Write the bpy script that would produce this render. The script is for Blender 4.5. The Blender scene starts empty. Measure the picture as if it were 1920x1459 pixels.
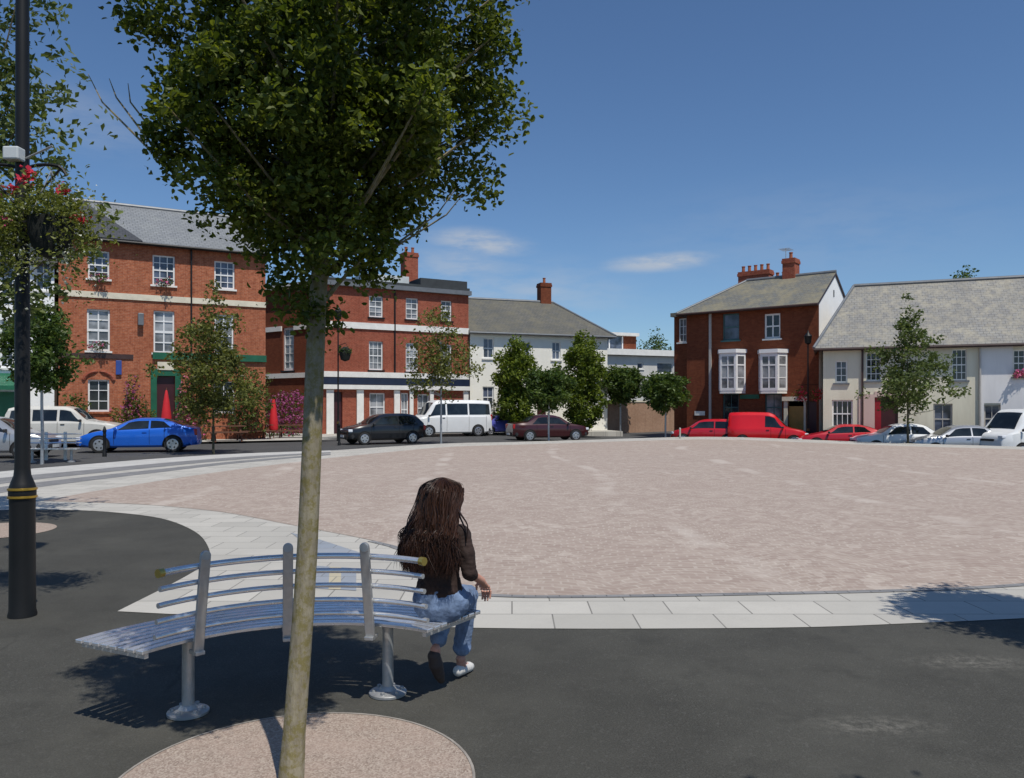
import bpy, bmesh, math, random
from mathutils import Vector, Matrix, noise
R = math.radians
sc = bpy.context.scene
C = sc.collection
# ------------------------------------------------------------------ camera
F = 1493.0; HZ = 764.0; EYE = 1.6
cam = bpy.data.cameras.new('camera'); co = bpy.data.objects.new('camera', cam); C.objects.link(co)
co.location = (0, 0, EYE); co.rotation_euler = (R(90), 0, 0)
cam.sensor_width = 36; cam.lens = 36 * F / 1920; cam.shift_y = 34.5 / 1920; cam.clip_end = 3000
sc.camera = co
# ------------------------------------------------------------------ light
SUN_AZ = R(-59); SUN_EL = R(62)
sx, sy = math.cos(SUN_AZ), math.sin(SUN_AZ)
sdir = Vector((sx * math.cos(SUN_EL), sy * math.cos(SUN_EL), math.sin(SUN_EL)))
sl = bpy.data.lights.new('sun', 'SUN'); so = bpy.data.objects.new('sun', sl); C.objects.link(so)
sl.energy = 3.9; sl.angle = R(0.5); sl.color = (1, .955, .88)
so.location = (0, 0, 60); so.rotation_euler = sdir.to_track_quat('Z', 'Y').to_euler()
sc.view_settings.view_transform = 'Standard'; sc.view_settings.look = 'None'
sc.view_settings.exposure = 0; sc.view_settings.gamma = 1
W = bpy.data.worlds.new('World'); sc.world = W; W.use_nodes = True
nt = W.node_tree; nt.nodes.clear()
def wn(t, **k):
    n = nt.nodes.new(t)
    for a, b in k.items(): setattr(n, a, b)
    return n
sky = wn('ShaderNodeTexSky'); sky.sky_type = 'NISHITA'; sky.sun_disc = False
sky.sun_elevation = SUN_EL; sky.sun_rotation = math.atan2(sx, sy)
sky.altitude = 200; sky.air_density = 1.0; sky.dust_density = 0.25; sky.ozone_density = 2.2
tcw = wn('ShaderNodeTexCoord')
def math_(op, a, b=None):
    n = wn('ShaderNodeMath', operation=op)
    for i, v in enumerate((a, b)):
        if v is None: continue
        if isinstance(v, (int, float)): n.inputs[i].default_value = v
        else: nt.links.new(v, n.inputs[i])
    return n.outputs[0]
def cloud(u, v, ru, rv, rot=0.0):
    d = Vector(((u - 960) / F, 1, (HZ - v) / F)).normalized()
    m = wn('ShaderNodeVectorMath', operation='SUBTRACT'); m.inputs[1].default_value = d
    nt.links.new(tcw.outputs['Generated'], m.inputs[0])
    mp = wn('ShaderNodeMapping'); mp.inputs['Rotation'].default_value = (0, rot, 0)
    nt.links.new(m.outputs[0], mp.inputs['Vector'])
    s = wn('ShaderNodeVectorMath', operation='MULTIPLY'); s.inputs[1].default_value = (F / ru, 2.2, F / rv)
    nt.links.new(mp.outputs[0], s.inputs[0])
    ln = wn('ShaderNodeVectorMath', operation='LENGTH'); nt.links.new(s.outputs[0], ln.inputs[0])
    mr = wn('ShaderNodeMapRange'); mr.interpolation_type = 'SMOOTHSTEP'
    mr.inputs['From Min'].default_value = 1.0; mr.inputs['From Max'].default_value = 0.1
    nt.links.new(ln.outputs['Value'], mr.inputs['Value'])
    return mr.outputs[0]
nmp = wn('ShaderNodeMapping'); nmp.inputs['Scale'].default_value = (9, 9, 34)
nt.links.new(tcw.outputs['Generated'], nmp.inputs['Vector'])
nz = wn('ShaderNodeTexNoise'); nz.inputs['Scale'].default_value = 1.6; nz.inputs['Detail'].default_value = 7; nz.inputs['Roughness'].default_value = .62
nt.links.new(nmp.outputs[0], nz.inputs['Vector'])
acc = None
for u, v, ru, rv, rot, st in ((900, 455, 130, 34, -.1, .95), (860, 500, 140, 60, 0, .5), (1235, 492, 135, 24, .05, 1.0), (1010, 545, 120, 22, 0, .5),
                              (165, 225, 120, 70, -.3, .25), (960, 550, 330, 90, 0, .35), (1500, 440, 420, 120, 0, .12)):
    c = math_('MULTIPLY', cloud(u, v, ru, rv, rot), st)
    acc = c if acc is None else math_('MAXIMUM', acc, c)
nr = wn('ShaderNodeMapRange'); nr.inputs['From Min'].default_value = .32; nr.inputs['From Max'].default_value = .58
nt.links.new(nz.outputs['Fac'], nr.inputs['Value'])
fac = math_('MULTIPLY', math_('MULTIPLY', acc, nr.outputs[0]), .8)
tint = wn('ShaderNodeMixRGB', blend_type='MULTIPLY'); tint.inputs['Fac'].default_value = 1; tint.inputs['Color2'].default_value = (.775, .955, 1.14, 1)
nt.links.new(sky.outputs[0], tint.inputs['Color1'])
mixc = wn('ShaderNodeMixRGB'); nt.links.new(fac, mixc.inputs['Fac']); nt.links.new(tint.outputs[0], mixc.inputs['Color1'])
mixc.inputs['Color2'].default_value = (5.6, 6.0, 6.6, 1)
bg = wn('ShaderNodeBackground'); bg.inputs['Strength'].default_value = .088
nt.links.new(mixc.outputs[0], bg.inputs['Color'])
wo = wn('ShaderNodeOutputWorld'); nt.links.new(bg.outputs[0], wo.inputs['Surface'])

# ------------------------------------------------------------------ materials
class NT:
    def __init__(s, name):
        s.m = bpy.data.materials.new(name); s.m.use_nodes = True
        s.t = s.m.node_tree; s.b = s.t.nodes['Principled BSDF']; s.out = s.t.nodes['Material Output']
        s.tc = s.t.nodes.new('ShaderNodeTexCoord')
    def n(s, t, **k):
        n = s.t.nodes.new(t)
        for a, b in k.items(): setattr(n, a, b)
        return n
    def l(s, a, b): s.t.links.new(a, b)
    def set(s, n, **k):
        for a, v in k.items():
            i = n.inputs[a.replace('_', ' ')]
            if hasattr(v, 'is_linked') and not isinstance(v, (tuple, list)): s.l(v, i)
            else: i.default_value = v
    def noise(s, scale, detail=4, rough=.55, vec=None, dist=0):
        n = s.n('ShaderNodeTexNoise'); s.set(n, Scale=scale, Detail=detail, Roughness=rough, Distortion=dist)
        s.l(vec or s.tc.outputs['Object'], n.inputs['Vector']); return n.outputs['Fac']
    def ramp(s, f, a, b, va=(0, 0, 0, 1), vb=(1, 1, 1, 1)):
        n = s.n('ShaderNodeValToRGB'); e = n.color_ramp.elements
        e[0].position = a; e[1].position = b; e[0].color = va; e[1].color = vb
        s.l(f, n.inputs['Fac']); return n.outputs['Color']
    def mix(s, f, a, b, mode='MIX'):
        n = s.n('ShaderNodeMixRGB', blend_type=mode)
        for i, v in zip(('Fac', 'Color1', 'Color2'), (f, a, b)):
            if isinstance(v, (int, float)): n.inputs[i].default_value = v
            elif isinstance(v, tuple): n.inputs[i].default_value = c4(v)
            else: s.l(v, n.inputs[i])
        return n.outputs[0]
    def bump(s, h, strength=.3, dist=.02):
        n = s.n('ShaderNodeBump'); s.set(n, Strength=strength, Distance=dist); s.l(h, n.inputs['Height'])
        s.l(n.outputs[0], s.b.inputs['Normal'])
    def m2(s, op, a, b=None):
        n = s.n('ShaderNodeMath', operation=op)
        for i, v in enumerate((a, b)):
            if v is None: continue
            if isinstance(v, (int, float)): n.inputs[i].default_value = v
            else: s.l(v, n.inputs[i])
        return n.outputs[0]
def c4(c): return tuple(c) if len(c) == 4 else tuple(c) + (1,)
def sc_(c, k): return tuple(min(1, x * k) for x in c[:3])
_mc = {}
def mat(name, col, rough=.6, metal=0, var=.18, scale=3, bump=0, coat=0, spec=.5):
    if name in _mc: return _mc[name]
    t = NT(name)
    f = t.noise(scale, 6, .6)
    c = t.mix(t.ramp(f, .3, .7), sc_(col, 1 - var), sc_(col, 1 + var))
    t.l(c, t.b.inputs['Base Color'])
    t.b.inputs['Roughness'].default_value = rough; t.b.inputs['Metallic'].default_value = metal
    t.b.inputs['Coat Weight'].default_value = coat; t.b.inputs['Specular IOR Level'].default_value = spec
    if bump: t.bump(t.noise(scale * 8, 5), bump, .01)
    _mc[name] = t.m; return t.m
def wallvec(t):
    """object coords laid flat on a vertical wall: (x+y, z)"""
    s = t.n('ShaderNodeSeparateXYZ'); t.l(t.tc.outputs['Object'], s.inputs[0])
    c = t.n('ShaderNodeCombineXYZ'); t.l(t.m2('ADD', s.outputs[0], s.outputs[1]), c.inputs[0]); t.l(s.outputs[2], c.inputs[1])
    return c.outputs[0]
def brick(name, a, b, mortar, var=.5):
    t = NT(name); v = wallvec(t)
    br = t.n('ShaderNodeTexBrick'); t.l(v, br.inputs['Vector'])
    t.set(br, Color1=c4(a), Color2=c4(b), Mortar=c4(mortar), Scale=1.0, Mortar_Size=.007, Brick_Width=.22, Row_Height=.075, Bias=-.1)
    big = t.noise(.55, 5, .6); mid = t.noise(6, 4, .7)
    c = t.mix(t.ramp(big, .3, .72), br.outputs['Color'], sc_(a, .55), 'MIX')
    c = t.mix(.6, br.outputs['Color'], c)
    c = t.mix(t.m2('MULTIPLY', t.ramp(mid, .45, .7), var), c, sc_(b, .6))
    st = t.n('ShaderNodeMapping'); st.inputs['Scale'].default_value = (2.5, 2.5, .18); t.l(t.tc.outputs['Object'], st.inputs['Vector'])
    c = t.mix(t.m2('MULTIPLY', t.ramp(t.noise(1, 5, .6, st.outputs[0]), .52, .75), .35), c, sc_(a, .35))
    t.l(c, t.b.inputs['Base Color']); t.b.inputs['Roughness'].default_value = .9; t.b.inputs['Specular IOR Level'].default_value = .2
    t.bump(br.outputs['Fac'], -.3, .006); return t.m
def render_wall(name, col, dirt=(.22, .2, .16), amt=.5):
    t = NT(name)
    st = t.n('ShaderNodeMapping'); st.inputs['Scale'].default_value = (1.6, 1.6, .22); t.l(t.tc.outputs['Object'], st.inputs['Vector'])
    c = t.mix(t.m2('MULTIPLY', t.ramp(t.noise(1.2, 6, .65, st.outputs[0]), .45, .8), amt), col, dirt)
    c = t.mix(t.m2('MULTIPLY', t.ramp(t.noise(.5, 4), .4, .7), .25), c, sc_(col, .7))
    t.l(c, t.b.inputs['Base Color']); t.b.inputs['Roughness'].default_value = .85; t.b.inputs['Specular IOR Level'].default_value = .25
    t.bump(t.noise(40, 4), .15, .005); return t.m
def slate(name, a, b, lichen=(.3, .29, .2), amt=.4, lscale=1.2):
    t = NT(name); v = t.n('ShaderNodeMapping'); t.l(t.tc.outputs['Object'], v.inputs['Vector'])
    s = t.n('ShaderNodeSeparateXYZ'); t.l(t.tc.outputs['Object'], s.inputs[0])
    c_ = t.n('ShaderNodeCombineXYZ'); t.l(s.outputs[0], c_.inputs[0]); t.l(t.m2('MULTIPLY', s.outputs[2], 1.5), c_.inputs[1])
    br = t.n('ShaderNodeTexBrick'); t.l(c_.outputs[0], br.inputs['Vector'])
    t.set(br, Color1=c4(a), Color2=c4(b), Mortar=c4(sc_(a, .4)), Scale=1, Mortar_Size=.012, Brick_Width=.26, Row_Height=.2)
    c = t.mix(t.m2('MULTIPLY', t.ramp(t.noise(lscale, 8, .72), .44, .62), amt), br.outputs['Color'], lichen)
    c = t.mix(t.m2('MULTIPLY', t.ramp(t.noise(5, 6, .8), .5, .66), amt * .9), c, sc_(lichen, .55))
    c = t.mix(t.m2('MULTIPLY', t.ramp(t.noise(.35, 4), .4, .7), .4), c, sc_(a, .7))
    t.l(c, t.b.inputs['Base Color']); t.b.inputs['Roughness'].default_value = .65
    t.bump(br.outputs['Fac'], -.5, .02); return t.m
def leafmat(name, dark, light, trans=.3):
    t = NT(name)
    g = t.n('ShaderNodeNewGeometry')
    c = t.ramp(g.outputs['Random Per Island'], 0, 1, c4(dark), c4(light))
    c = t.mix(t.m2('MULTIPLY', t.ramp(t.noise(1.7, 3), .4, .65), .55), c, sc_(dark, .8))
    t.l(c, t.b.inputs['Base Color']); t.b.inputs['Roughness'].default_value = .5; t.b.inputs['Specular IOR Level'].default_value = .35
    tr = t.n('ShaderNodeBsdfTranslucent'); t.l(t.mix(1, c, (1.0, 1.0, .45), 'MULTIPLY'), tr.inputs['Color'])
    mx = t.n('ShaderNodeMixShader'); mx.inputs[0].default_value = trans
    t.l(t.b.outputs[0], mx.inputs[1]); t.l(tr.outputs[0], mx.inputs[2]); t.l(mx.outputs[0], t.out.inputs['Surface']); return t.m
def barkmat(name, a, b, moss=(.2, .19, .06), amt=.5, scale=14):
    t = NT(name)
    mp = t.n('ShaderNodeMapping'); mp.inputs['Scale'].default_value = (1, 1, .25); t.l(t.tc.outputs['Object'], mp.inputs['Vector'])
    n = t.noise(scale, 8, .7, mp.outputs[0])
    c = t.mix(t.ramp(n, .35, .65), a, b)
    n2 = t.noise(scale * .8, 6, .75)
    c = t.mix(t.m2('MULTIPLY', t.ramp(n2, .46, .58), amt), c, moss)
    t.l(c, t.b.inputs['Base Color']); t.b.inputs['Roughness'].default_value = .9; t.b.inputs['Specular IOR Level'].default_value = .2
    t.bump(n, .8, .012); return t.m
def carpaint(name, col, metal=.25):
    return mat(name, col, .32, metal, .04, 2, 0, .5)

def asphalt(name, base=(.058, .056, .047), k=1.0):
    t = NT(name)
    sp = t.noise(110, 3, .8)
    c = t.mix(t.ramp(sp, .35, .7), sc_(base, .55), sc_(base, 1.55))
    vo = t.n('ShaderNodeTexVoronoi'); vo.inputs['Scale'].default_value = 75; t.l(t.tc.outputs['Object'], vo.inputs['Vector'])
    c = t.mix(t.m2('MULTIPLY', t.ramp(vo.outputs['Color'], .72, .9), .2), c, (.16, .155, .145))
    big = t.noise(.9, 7, .65)
    c = t.mix(t.m2('MULTIPLY', t.ramp(big, .42, .7), .55 * k), c, sc_(base, 1.7))
    c = t.mix(t.m2('MULTIPLY', t.ramp(t.noise(2.6, 6, .7), .52, .7), .5), c, sc_(base, .6))
    mp = t.n('ShaderNodeMapping'); mp.inputs['Scale'].default_value = (.5, 2.2, 1); t.l(t.tc.outputs['Object'], mp.inputs['Vector'])
    c = t.mix(t.m2('MULTIPLY', t.ramp(t.noise(1.9, 8, .75, mp.outputs[0]), .66, .74), .3), c, (.2, .195, .18))
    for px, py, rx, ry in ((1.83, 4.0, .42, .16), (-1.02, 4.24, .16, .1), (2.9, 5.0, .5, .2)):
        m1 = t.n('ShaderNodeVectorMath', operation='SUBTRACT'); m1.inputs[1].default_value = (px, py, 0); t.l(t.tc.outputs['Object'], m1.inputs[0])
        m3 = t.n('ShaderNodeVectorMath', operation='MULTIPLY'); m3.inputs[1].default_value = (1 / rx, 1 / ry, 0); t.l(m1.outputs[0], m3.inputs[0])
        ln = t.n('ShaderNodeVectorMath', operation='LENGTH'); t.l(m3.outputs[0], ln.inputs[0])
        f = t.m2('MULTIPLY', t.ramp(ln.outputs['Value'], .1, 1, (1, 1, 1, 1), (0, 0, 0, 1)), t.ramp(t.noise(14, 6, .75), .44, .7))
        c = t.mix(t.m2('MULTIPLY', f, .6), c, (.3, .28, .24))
    cr = t.n('ShaderNodeTexVoronoi', feature='DISTANCE_TO_EDGE'); cr.inputs['Scale'].default_value = .42
    ad = t.n('ShaderNodeMixRGB', blend_type='ADD'); ad.inputs[0].default_value = .5; t.l(t.tc.outputs['Object'], ad.inputs[1]); nn = t.n('ShaderNodeTexNoise'); t.set(nn, Scale=1.6, Detail=6); t.l(t.tc.outputs['Object'], nn.inputs['Vector']); t.l(nn.outputs['Color'], ad.inputs[2]); t.l(ad.outputs[0], cr.inputs['Vector'])
    ck = t.m2('MULTIPLY', t.ramp(cr.outputs['Distance'], .001, .006, (1, 1, 1, 1), (0, 0, 0, 1)), t.ramp(t.noise(.5, 3), .5, .58))
    c = t.mix(t.m2('MULTIPLY', ck, .5), c, sc_(base, .35))
    c = t.mix(t.m2('MULTIPLY', t.ramp(t.noise(.35, 2), .5, .54), .22), c, sc_(base, .7))
    t.l(c, t.b.inputs['Base Color']); t.b.inputs['Roughness'].default_value = .85; t.b.inputs['Specular IOR Level'].default_value = .3
    t.bump(sp, .5, .006); return t.m
def slabs(name, a, b, joint, w=.62, h=.41, rot=0):
    t = NT(name)
    mp = t.n('ShaderNodeMapping'); mp.inputs['Rotation'].default_value = (0, 0, rot); t.l(t.tc.outputs['Object'], mp.inputs['Vector'])
    br = t.n('ShaderNodeTexBrick'); t.l(mp.outputs[0], br.inputs['Vector'])
    t.set(br, Color1=c4(a), Color2=c4(b), Mortar=c4(joint), Scale=1, Mortar_Size=.006, Brick_Width=w, Row_Height=h)
    c = t.mix(t.m2('MULTIPLY', t.ramp(t.noise(1.4, 7, .7), .45, .7), .35), br.outputs['Color'], sc_(a, .68))
    c = t.mix(t.m2('MULTIPLY', t.ramp(t.noise(60, 3, .8), .5, .7), .22), c, sc_(a, .6))
    t.l(c, t.b.inputs['Base Color']); t.b.inputs['Roughness'].default_value = .75; t.b.inputs['Specular IOR Level'].default_value = .3
    t.bump(br.outputs['Fac'], -.3, .006); return t.m
def settmat(name):
    """small pink granite setts laid in fans, sandy joints"""
    t = NT(name)
    s = t.n('ShaderNodeSeparateXYZ'); t.l(t.tc.outputs['Object'], s.inputs[0])
    nx = t.m2('ADD', s.outputs[0], t.m2('MULTIPLY', t.noise(.35, 3), 1.2))
    ny = t.m2('ADD', s.outputs[1], t.m2('MULTIPLY', t.noise(.3, 3, .5), .9))
    uu = t.m2('SUBTRACT', t.m2('FRACT', t.m2('DIVIDE', nx, 1.5)), .5)
    vv = t.m2('ADD', ny, t.m2('MULTIPLY', t.m2('MULTIPLY', uu, uu), 1.1))
    cv = t.n('ShaderNodeCombineXYZ'); t.l(nx, cv.inputs[0]); t.l(vv, cv.inputs[1])
    br = t.n('ShaderNodeTexBrick'); t.l(cv.outputs[0], br.inputs['Vector'])
    t.set(br, Color1=(.335, .265, .22, 1), Color2=(.415, .34, .285, 1), Mortar=(.46, .395, .335, 1), Scale=1, Mortar_Size=.012, Brick_Width=.15, Row_Height=.11, Mortar_Smooth=.4)
    # each sett its own tone: cell noise on the same grid
    vo = t.n('ShaderNodeTexVoronoi'); vo.inputs['Scale'].default_value = 7.5; t.l(cv.outputs[0], vo.inputs['Vector'])
    c = t.mix(t.m2('MULTIPLY', t.ramp(vo.outputs['Color'], .25, .9), .45), br.outputs['Color'], (.29, .215, .18))
    vo2 = t.n('ShaderNodeTexVoronoi'); vo2.inputs['Scale'].default_value = 7.5
    mp = t.n('ShaderNodeMapping'); mp.inputs['Scale'].default_value = (1.15, .8, 1); mp.inputs['Location'].default_value = (3.1, 7.7, 0); t.l(cv.outputs[0], mp.inputs['Vector'])
    t.l(mp.outputs[0], vo2.inputs['Vector'])
    patch = t.ramp(t.noise(.45, 4, .6), .4, .62)
    pale = t.m2('MULTIPLY', t.m2('MULTIPLY', t.ramp(vo2.outputs['Color'], .6, .85), patch), .42)
    c = t.mix(pale, c, (.60, .53, .455))
    # pale curving joint lines
    wv = t.n('ShaderNodeTexWave'); wv.wave_type = 'BANDS'; t.set(wv, Scale=.075, Distortion=5.5, Detail=3, Detail_Scale=.75)
    t.l(t.tc.outputs['Object'], wv.inputs['Vector'])
    ln = t.m2('MULTIPLY', t.ramp(wv.outputs['Fac'], .975, .997), t.ramp(t.noise(.55, 4), .46, .6))
    c = t.mix(t.m2('MULTIPLY', ln, .42), c, (.62, .56, .49))
    c = t.mix(t.m2('MULTIPLY', t.ramp(t.noise(.22, 5), .35, .7), .22), c, (.31, .25, .21))
    t.l(c, t.b.inputs['Base Color']); t.b.inputs['Roughness'].default_value = .85; t.b.inputs['Specular IOR Level'].default_value = .25
    t.bump(br.outputs['Fac'], -.5, .012); return t.m
def gravelmat(name):
    t = NT(name)
    vo = t.n('ShaderNodeTexVoronoi'); vo.inputs['Scale'].default_value = 130; t.l(t.tc.outputs['Object'], vo.inputs['Vector'])
    c = t.ramp(vo.outputs['Color'], .1, .9, (.22, .16, .125, 1), (.46, .38, .31, 1))
    c = t.mix(t.m2('MULTIPLY', t.ramp(t.noise(3, 6, .7), .42, .65), .45), c, (.42, .31, .25))
    t.l(c, t.b.inputs['Base Color']); t.b.inputs['Roughness'].default_value = .9
    t.bump(vo.outputs['Distance'], .5, .006); return t.m
def glassmat(name, col=(.02, .025, .03), rough=.06):
    t = NT(name)
    c = t.mix(t.ramp(t.noise(.9, 3), .4, .6), sc_(col, .6), sc_(col, 2.2))
    t.l(c, t.b.inputs['Base Color']); t.b.inputs['Roughness'].default_value = rough; t.b.inputs['Specular IOR Level'].default_value = .6
    return t.m
def steelmat(name, col=(.78, .785, .79), rough=.2, var=.05):
    t = NT(name)
    vo = t.n('ShaderNodeTexVoronoi'); vo.inputs['Scale'].default_value = 45; t.l(t.tc.outputs['Object'], vo.inputs['Vector'])
    c = t.mix(t.ramp(vo.outputs['Color'], .2, .9), sc_(col, 1 - var), sc_(col, 1 + var))
    t.l(c, t.b.inputs['Base Color']); t.b.inputs['Metallic'].default_value = .72
    t.l(t.ramp(t.noise(12, 4), .3, .7, (rough * .8,) * 3 + (1,), (rough * 1.5,) * 3 + (1,)), t.b.inputs['Roughness']); return t.m

M = dict(
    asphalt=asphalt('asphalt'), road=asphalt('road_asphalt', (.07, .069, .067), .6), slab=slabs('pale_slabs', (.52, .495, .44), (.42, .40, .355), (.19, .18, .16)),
    kerbd=mat('dusty_edging', (.30, .27, .235), .85, 0, .3, 9), kerb=slabs('pale_granite', (.55, .535, .50), (.47, .46, .43), (.3, .29, .27), .9, .35), grey=slabs('grey_setts', (.2, .2, .2), (.27, .265, .26), (.12, .12, .12), .2, .1),
    blue_slab=slabs('blue_grey_slabs', (.27, .30, .34), (.31, .33, .36), (.2, .2, .2), .45, .3), buff_slab=slabs('buff_slabs', (.5, .44, .31), (.46, .41, .3), (.25, .24, .2), .3, .3),
    sett=settmat('pink_setts'), gravel=gravelmat('bound_gravel'), earth=mat('bare_earth', (.16, .12, .09), .95, 0, .4, 4, .4),
    brickA=brick('orange_red_brick', (.50, .155, .072), (.34, .092, .046), (.46, .29, .19), .85), brickB=brick('red_brick', (.39, .097, .054), (.28, .066, .038), (.38, .22, .15), .7),
    brickE=brick('dark_red_brick', (.25, .068, .03), (.16, .04, .019), (.16, .085, .05)), brickW=brick('brown_brick', (.46, .27, .17), (.38, .22, .14), (.4, .34, .26)),
    cream=render_wall('cream_render', (.88, .85, .75), (.5, .46, .36), .2), white=render_wall('white_render', (.90, .89, .86), (.55, .54, .5), .15),
    creamF=render_wall('dull_cream_render', (.76, .71, .56), (.42, .38, .27), .45), greyF=render_wall('grey_white_render', (.76, .74, .725), (.45, .43, .4), .35),
    pinkF=render_wall('pale_pink_render', (.62, .46, .40), (.4, .3, .26), .3), concrete=render_wall('pale_concrete', (.62, .60, .55), (.3, .28, .25), .3),
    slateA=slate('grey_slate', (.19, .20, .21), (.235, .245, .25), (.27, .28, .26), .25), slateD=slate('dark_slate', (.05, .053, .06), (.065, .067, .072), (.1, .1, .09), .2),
    slateC=slate('mossy_slate', (.10, .10, .088), (.13, .125, .108), (.17, .15, .095), .6), slateE=slate('worn_slate', (.18, .175, .15), (.13, .14, .138), (.30, .26, .155), .85, .7),
    slateF=slate('lichen_slate', (.21, .205, .195), (.27, .265, .245), (.37, .335, .255), .85, 2.4),
    trim=mat('white_trim', (.78, .76, .70), .5, 0, .08), stone=mat('cream_stone', (.68, .62, .48), .8, 0, .12), frame=mat('white_frame', (.78, .78, .76), .45, 0, .05),
    dark=mat('black_paint', (.008, .008, .008), .5, 0, .3, 3, 0, 0, .35), gutter=mat('brown_gutter', (.05, .025, .02), .5, 0, .2), green=mat('green_paint', (.012, .11, .055), .45, 0, .2),
    navy=mat('navy_paint', (.012, .02, .045), .4, 0, .2), teal=mat('teal_paint', (.05, .12, .12), .5, 0, .2), reddoor=mat('red_door', (.28, .01, .02), .4, 0, .15),
    yellowdoor=mat('ochre_door', (.38, .22, .05), .5, 0, .15), maroon=mat('maroon_door', (.05, .012, .014), .4, 0, .2), pipe=mat('pale_pipe', (.45, .42, .38), .5, 0, .1),
    lead=mat('lead_flashing', (.16, .17, .18), .5, .2, .15), leadD=mat('dark_felt', (.035, .04, .042), .7, 0, .2), pot=mat('chimney_pot', (.34, .11, .055), .85, 0, .25),
    glass=glassmat('window_glass'), glassc=glassmat('curtained_glass', (.16, .165, .17), .12), glassb=glassmat('bluish_glass', (.05, .06, .085), .08), carglass=glassmat('car_glass', (.012, .016, .018), .04),
    steel=steelmat('bench_steel'), galv=steelmat('galvanised_post', (.45, .455, .45), .45), gold=mat('gold_paint', (.55, .35, .06), .3, .8, .15), brass=mat('brass_cap', (.55, .42, .12), .35, .8, .15),
    tyre=mat('tyre_rubber', (.02, .02, .02), .8), rim=mat('alloy_rim', (.55, .55, .56), .3, .8, .1), lamp=mat('headlight_lens', (.75, .77, .8), .12, 0, .1), red=mat('tail_lens', (.4, .01, .01), .2),
    amber=mat('amber_lens', (.6, .2, .02), .2), plate=mat('plate_white', (.75, .75, .72), .5), plastic=mat('black_plastic', (.025, .025, .026), .6), under=mat('wheel_arch_dark', (.006, .006, .006), .9),
    box=mat('pale_grey_box', (.55, .58, .57), .5, 0, .08), signblue=mat('blue_sign', (.03, .07, .28), .5), fabric_red=mat('red_canvas', (.55, .012, .02), .75, 0, .15), wood=mat('picnic_wood', (.13, .055, .03), .8, 0, .3, 8),
    basket=mat('basket_liner', (.012, .014, .01), .95, 0, .4, 14, .5), bark=barkmat('pale_mossy_bark', (.22, .185, .125), (.36, .315, .22), (.20, .165, .045), .75, 30), barkd=barkmat('dark_bark', (.06, .05, .04), (.11, .095, .075)),
    leaf1=leafmat('glossy_dark_leaf', (.05, .085, .012), (.25, .29, .045), .5), leaf2=leafmat('silver_green_leaf', (.065, .10, .03), (.21, .26, .08), .4), leaf3=leafmat('bright_green_leaf', (.04, .07, .012), (.14, .18, .03)),
    leaf4=leafmat('deep_green_leaf', (.042, .085, .018), (.15, .21, .04), .4), leaf5=leafmat('olive_leaf', (.085, .10, .024), (.26, .27, .065), .4), leafb=leafmat('basket_leaf', (.10, .12, .022), (.30, .33, .07), .4), leafy=leafmat('yellow_green_leaf', (.12, .14, .02), (.32, .32, .05)), leafcol=leafmat('column_leaf', (.06, .10, .012), (.26, .32, .035), .4),
    fl_red=leafmat('red_petal', (.5, .015, .04), (.75, .06, .1), .2), fl_pink=leafmat('pink_petal', (.6, .06, .22), (.8, .3, .45), .2), fl_white=leafmat('pale_petal', (.5, .52, .42), (.75, .76, .66), .2), fl_mag=leafmat('magenta_petal', (.25, .03, .14), (.5, .16, .33), .2),
    skin=mat('skin', (.55, .27, .19), .5, 0, .1, 8), jacket=mat('brown_top', (.028, .013, .009), .85, 0, .35, 10, .3), jeans=mat('blue_denim', (.145, .205, .32), .85, 0, .45, 9, .4), shoe=mat('white_shoe', (.62, .60, .56), .6, 0, .15), shoed=mat('dark_sole', (.05, .035, .03), .7), eye=mat('eye_white', (.6, .6, .6), .3),
)
def hairmat():
    t = NT('brown_hair')
    g = t.n('ShaderNodeNewGeometry')
    c = t.ramp(g.outputs['Random Per Island'], 0, 1, (.011, .005, .0035, 1), (.06, .026, .015, 1))
    t.l(c, t.b.inputs['Base Color']); t.b.inputs['Roughness'].default_value = .45; t.b.inputs['Specular IOR Level'].default_value = .3; return t.m
M['hair'] = hairmat()

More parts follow.
